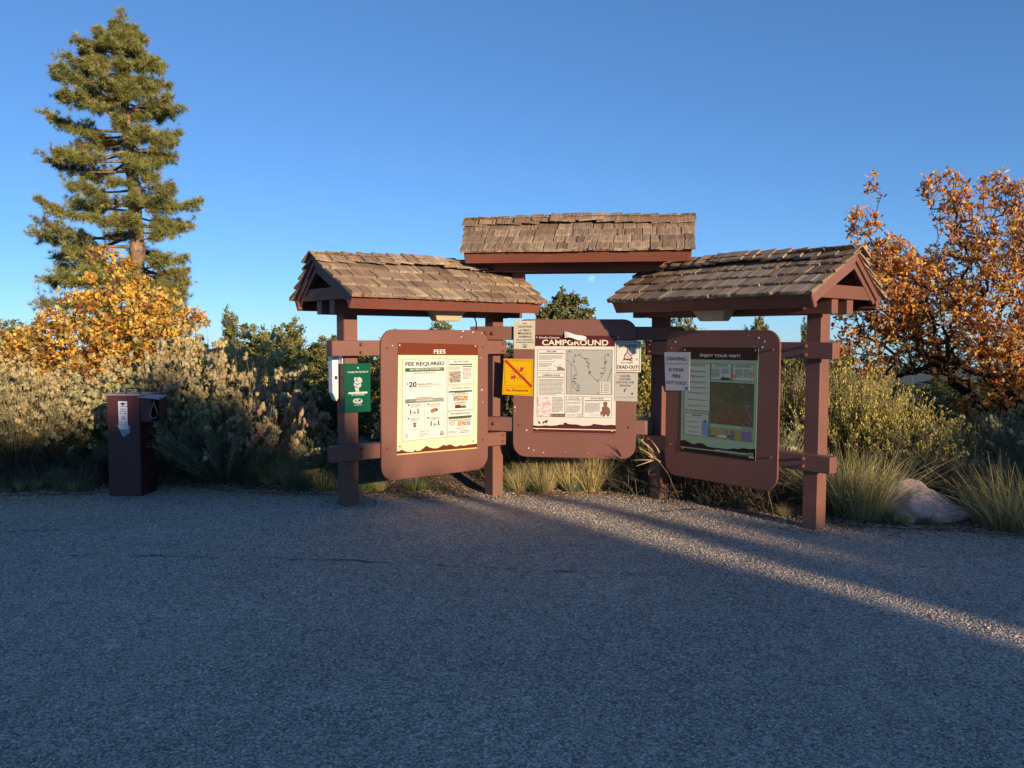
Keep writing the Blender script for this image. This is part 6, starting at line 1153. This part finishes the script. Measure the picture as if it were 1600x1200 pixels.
for i, (x, y, s_, lb) in enumerate([(1.35, 8.45, 1.0, 'dead twigs under the left half of the right board'), (1.85, 8.05, 1.0, 'dead twigs under the middle of the right board'), (2.3, 7.6, .9, 'dead twigs just left of the right outer post'), (.95, 8.9, 1.0, 'dead twigs beside the right inner post'),
        (.35, 9.0, .9, 'dead twigs behind the straw grass under the middle board'), (-.1, 8.95, .7, 'dead twigs right of the post left of the middle board'), (3.9, 7.6, .9, 'dead twigs right behind the boulder'), (-5.2, 8.6, .9, 'dead twigs at the foot of the leftmost brush'), (-4.5, 8.75, .8, 'dead twigs left of the fee pillar'), (-3.1, 8.9, .9, 'dead twigs right of the fee pillar'), (4.4, 7.1, 1.0, 'dead twigs at the right edge of the gravel'), (2.9, 7.4, .7, 'dead twigs right of the right outer post'), (-2.6, 8.8, .7, 'dead twigs at the foot of the pinkish rabbitbrush')]):
    o = TW if i == 0 else copy_tree(TW, None)
    o.location = (x, y, gz(x, y)); o.rotation_euler = (0, 0, i * 1.1); o.scale = (s_,) * 3; o['label'] = lb

# ---- grasses
def grass(n, h, w, cols, name='grass_clump', wd=.006, bend=(.1, .7)):
    v = Veg(); a = rng.uniform(0, 6.28, n); q = np.sqrt(rng.uniform(0, 1, n)); th = q * rng.uniform(.15, .75, n)
    p = np.stack([np.cos(a) * q * w, np.sin(a) * q * w, np.zeros(n)], -1)
    d = np.stack([np.cos(a) * np.sin(th), np.sin(a) * np.sin(th), np.cos(th)], -1)
    v.blades(p, d, h * rng.uniform(.45, 1.05, n), wd, pick(cols, n, .25), rng.uniform(*bend, n), 4)
    return put(name, v.mesh(name, M['grass']), None, 'grass', 'grass')
STRAW = grass(380, .58, .10, [(.74, .60, .30), (.66, .52, .24), (.56, .44, .18), (.40, .36, .14)], bend=(.0, .4))
OLIVE = grass(420, .72, .17, [(.58, .47, .21), (.46, .39, .16), (.68, .54, .26), (.30, .28, .12)], wd=.005, bend=(.1, 1.1))
GREEN = grass(150, .16, .09, [(.10, .17, .04), (.14, .20, .05), (.2, .2, .08)])
GREYG = grass(170, .32, .16, [(.16, .17, .10), (.22, .20, .12), (.12, .14, .08)])
U3 = set()
def gput(T, px, d, s_, lb, group=None):
    x = (px - 800) / F_PX * d
    o = T if T.name not in U3 else copy_tree(T, None); U3.add(T.name)
    o.location = (x, d, gz(x, d)); o.rotation_euler = (0, 0, px * .37); o.scale = (s_ if isinstance(s_, tuple) else (s_,) * 3); o['label'] = lb
    if group: o['group'] = group
for a in [(STRAW, 850, 8.54, .75, 'pale straw grass clump under the left part of the middle board'), (STRAW, 893, 8.56, .85, 'tall straw grass clump under the centre of the middle board'), (STRAW, 925, 8.52, .9, 'brightest straw grass clump under the right part of the middle board'), (STRAW, 972, 8.45, .5, 'short sunlit straw tuft left of the right inner post'), (STRAW, 812, 8.55, .6, 'sparse straw tuft right of the left inner post'), (STRAW, 948, 8.62, .9, 'straw clump right behind the brightest one'),
          (OLIVE, 1320, 7.3, 1.0, 'olive bunch grass touching the right outer post'), (OLIVE, 1352, 7.15, 1.1, 'tall olive gold bunch grass left of the boulder'), (OLIVE, 1382, 7.35, .9, 'olive grass arching over the boulder'), (OLIVE, 1295, 7.55, .9, 'olive grass behind the right outer post'),
          (OLIVE, 420, 8.7, .75, 'olive grass in the shade left of the kiosk'), (OLIVE, 455, 8.5, .6, 'olive grass clump nearest the left post'), (OLIVE, 392, 8.9, .7, 'olive grass under the pinkish rabbitbrush'), (OLIVE, 1585, 6.75, .95, 'dark grass clump at the right edge of the view'), (OLIVE, 1545, 7.0, .7, 'dark grass between the boulder and the right edge'), (OLIVE, 1625, 6.6, .9, 'grass clump cut by the right edge of the view'), (OLIVE, 15, 9.0, 1.1, 'straw grass leaning at the left edge of the view'),
          (GREEN, 650, 8.35, 1.0, 'small bright green grass tuft under the left board'), (GREEN, 690, 8.4, .6, 'tiny green tuft right of the bright one'), (GREEN, 840, 8.52, .9, 'green tuft at the foot of the straw grass'), (GREEN, 575, 8.2, .8, 'green tuft at the foot of the left post'),
          (GREYG, 60, 8.35, 1.0, 'low grey green weed at the lot edge left of the fee pillar'), (GREYG, 110, 8.3, 1.1, 'bushy grey green weed beside the fee pillar'), (GREYG, 20, 8.4, .9, 'low weed at the far left of the lot edge'), (GREYG, 330, 8.7, .7, 'low weed in the shade right of the fee pillar'), (GREYG, 500, 8.3, .9, 'low weed just left of the left post'), (GREYG, 470, 8.35, 1.0, 'grey weed at the lot edge left of the left post'), (GREYG, 900, 8.5, .6, 'small weed at the lot edge under the middle board'), (GREYG, 1400, 6.95, .5, 'small weed in front of the boulder'),(GREYG, 545, 8.35, .9, 'dry weed behind the foot of the left post')]:
    gput(*a)
wr = random.Random(31)
for i in range(46):
    x = -6.3 + i * .235 + wr.uniform(-.08, .08); y = float(edge(x)) + wr.uniform(.03, .30)
    T = wr.choice([GREYG, STRAW, GREYG, GREEN, OLIVE]); s_ = wr.uniform(.35, .7) * (.45 if T is OLIVE else .55 if T is STRAW else 1)
    if -.9 < x < -.3: continue
    o = copy_tree(T, None); o.location = (x, y, gz(x, y)); o.rotation_euler = (0, 0, i * 1.7); o.scale = (s_ * 1.15, s_ * 1.15, s_)
    o['label'] = 'small dry weed tuft in the row along the crumbling gravel edge'; o['group'] = 'weed tufts along the gravel edge'
# a bent dry stalk catching the sun beside the right inner post
v = Veg(); b0 = np.array([(1.62, 8.1, .05)]); mids = [(1.45, 7.95, .42), (1.36, 7.88, .55)]
pts = np.array([(0, 0, 0), (-.12, -.10, .25), (-.26, -.16, .42), (-.33, -.20, .50)]); v.segs(pts[:-1], pts[1:], .003, .002, np.array([(.3, .22, .13)]), 4)
m = 13; pp = pts[2] + rng.normal(0, .025, (m, 3)); dd = nrm(np.array([-.75, -.3, .55]) + rng.normal(0, .35, (m, 3))); v.blades(pp, dd, rng.uniform(.10, .2, m), .011, pick([(.55, .40, .20)], m), .3, 4)
put('dry_stalk', v.mesh('dry_stalk', M['grass']), None, 'bent dry stalk with pale curled leaves beside the right inner post', 'plant').location = (1.60, 7.72, gz(1.6, 7.9) + .07)

# ---- rocks
def rock_mat(name, c, dark=.55):
    m, nt, b = new_mat(name); v = coords(nt); n1 = noise(nt, v, 3.2, 8, .65); n2 = noise(nt, v, 22, 6, .7)
    cc = ramp(nt, n1, [(.32, tuple(x * dark for x in c)), (.5, c), (.68, tuple(min(1, x * 1.25) for x in c))])
    cc = mix(nt, 1, cc, ramp(nt, n2, [(.3, (.7, .7, .7)), (.6, (1.08, 1.06, 1.04))]), 'MULTIPLY')
    nt.links.new(cc, b.inputs['Base Color']); b.inputs['Roughness'].default_value = .9; bump(nt, b, n2, .6, .02); return m
def rock(label, loc, size, seed, mat, rz=0, prof=None, name='boulder'):
    import bmesh
    from mathutils import noise as nz
    bm = bmesh.new(); bmesh.ops.create_icosphere(bm, subdivisions=5, radius=1)
    r = random.Random(seed); planes = [(Vector((r.uniform(-1, 1), r.uniform(-1, 1), r.uniform(-.2, 1))).normalized(), r.uniform(.55, .85)) for _ in range(9)]
    for v in bm.verts:
        p = v.co.copy()
        for n_, d_ in planes:
            e = p.dot(n_) - d_
            if e > 0: p -= n_ * e * .85
        p += p.normalized() * (nz.noise(p * 2.2 + Vector((seed, 0, 0))) * .10 + nz.noise(p * 6 + Vector((0, seed, 0))) * .05 + nz.noise(p * 17) * .018)
        if prof: p.z *= np.interp(p.x, [-1, -.55, -.2, .4, 1], prof)
        v.co = Vector((p.x * size[0], p.y * size[1], p.z * size[2]))
    me = bpy.data.meshes.new(name); bm.to_mesh(me); bm.free(); me.materials.append(mat)
    for p in me.polygons: p.use_smooth = True
    o = put(name, me, None, label, 'rock'); o.location = loc; o.rotation_euler = (0, 0, rz); return o
RK = rock_mat('pale_sandstone', (.62, .44, .37)); RG = rock_mat('grey_sandstone', (.22, .21, .21))
rock('pale sandstone boulder beside the grass at the right end of the gravel', (3.72, 7.2, gz(3.75, 7.2) + .06), (.42, .30, .245), 5, RK, -.05, (.95, 1.15, 1.05, .72, .34))
rock('small pale rock tucked under the left end of the boulder', (3.42, 6.98, gz(3.4, 7) + .03), (.10, .08, .07), 9, RK, name='rock')
rock('grey stone slab on the slope left of the left post', (-2.35, 9.7, gz(-2.3, 9.7) + .16), (.34, .22, .14), 2, RG, .2, name='rock')
rock('small grey stone below the stone slab left of the left post', (-2.05, 9.3, gz(-2, 9.3) + .06), (.18, .14, .1), 3, RG, .8, name='rock')
rock('pale grey flat stone left of the fee pillar', (-4.95, 8.75, gz(-5, 8.7) + .03), (.26, .2, .07), 7, RG, .3, name='rock')

# ---- junipers along the far side of the lot, behind the photographer
JUN = conifer_tmpl('juniper_tree', 'juniper in the dense row across the lot from the kiosk, behind the viewer', 4.0, 2.4, 12, 900, leaf=.10)
def H(q): q = q - .10; return .22 + 2.64 + np.interp(q, [-6, .2, .8, 1.1, 2.0, 2.5, 2.75, 3.5, 4.15, 4.3, 4.5, 4.7, 5.2, 5.8, 6.4, 7.0, 7.4, 8.2, 9, 12, 20], [4.7, 4.25, 4.5, 4.6, 4.8, 4.5, 3.6, 3.45, 3.05, 2.95, 1.6, 2.75, 2.5, 2.65, 2.75, 2.4, 2.85, 3.1, 3.5, 3.8, 4])
qs = list(np.arange(-6, 4.3, .62)) + [4.15] + list(np.arange(5.15, 16, .62))
jr = random.Random(9)
for i, q in enumerate(qs):
    t = 22 + jr.uniform(-.6, 1.2)
    for row in range(2):
        qq = q + row * .31; tt = t + row * 1.3
        if 4.3 < qq < 5.0: continue
        x, y = qq * -SUN_H.y + tt * SUN_H.x, qq * SUN_H.x + tt * SUN_H.y
        h = float(H(qq)) + row * .12 + jr.uniform(-.15, .10); near_gap = abs(qq - 4.6) < .8
        o = JUN if (i == 0 and row == 0) else copy_tree(JUN, None)
        zb = gz(x, y) - .1
        o.location = (x, y, zb); o.rotation_euler = (0, 0, jr.uniform(0, 6)); wS = (.42 if near_gap else .72) 
        o.scale = (wS, wS, (h - zb) / 4.05); o['group'] = 'juniper row behind the viewer'

for i, (q, t, h, wS) in enumerate([(4.05, 21.4, 5.9, .32), (4.91, 21.5, 5.8, .32), (4.13, 22.6, 5.9, .24), (4.82, 22.4, 5.9, .24), (4.2, 23.8, 5.9, .17), (4.75, 23.6, 5.9, .17), (4.47, 25, 4.7, .08)]):  # slim unseen junipers added to narrow and break up the sun streak
    q += .10; x, y = q * -SUN_H.y + t * SUN_H.x, q * SUN_H.x + t * SUN_H.y; zb = gz(x, y) - .55
    o = copy_tree(JUN, None); o.location = (x, y, zb); o.rotation_euler = (0, 0, i * 2); o.scale = (wS, wS, (h - zb) / 4.05); o['group'] = 'juniper row behind the viewer'

# ---- the moon
m, nt, b = new_mat('moon_surface'); n_ = noise(nt, coords(nt, (.02, .02, .02)), 1.6, 4, .6)
df = nd(nt, 'BsdfDiffuse'); nt.links.new(ramp(nt, n_, [(.4, (.028, .028, .03)), (.6, (.07, .068, .066))]), df.inputs[0])
tp = nd(nt, 'BsdfTransparent'); ad = nd(nt, 'AddShader'); nt.links.new(df.outputs[0], ad.inputs[0]); nt.links.new(tp.outputs[0], ad.inputs[1]); nt.links.new(ad.outputs[0], nt.nodes['Material Output'].inputs[0])
import bmesh
bm = bmesh.new(); bmesh.ops.create_uvsphere(bm, u_segments=32, v_segments=16, radius=42); me = bpy.data.meshes.new('moon'); bm.to_mesh(me); bm.free(); me.materials.append(m)
for p in me.polygons: p.use_smooth = True
mx, mz = W(923.5, 436, 9000)
put('moon', me, None, 'pale daytime moon low in the blue sky under the middle roof', 'moon').location = (mx, 9000, mz)
print('tris', sum(len(m.loop_triangles) if m.loop_triangles else sum(len(p.vertices) - 2 for p in m.polygons) if len(m.polygons) < 5000 else len(m.polygons) for m in bpy.data.meshes))
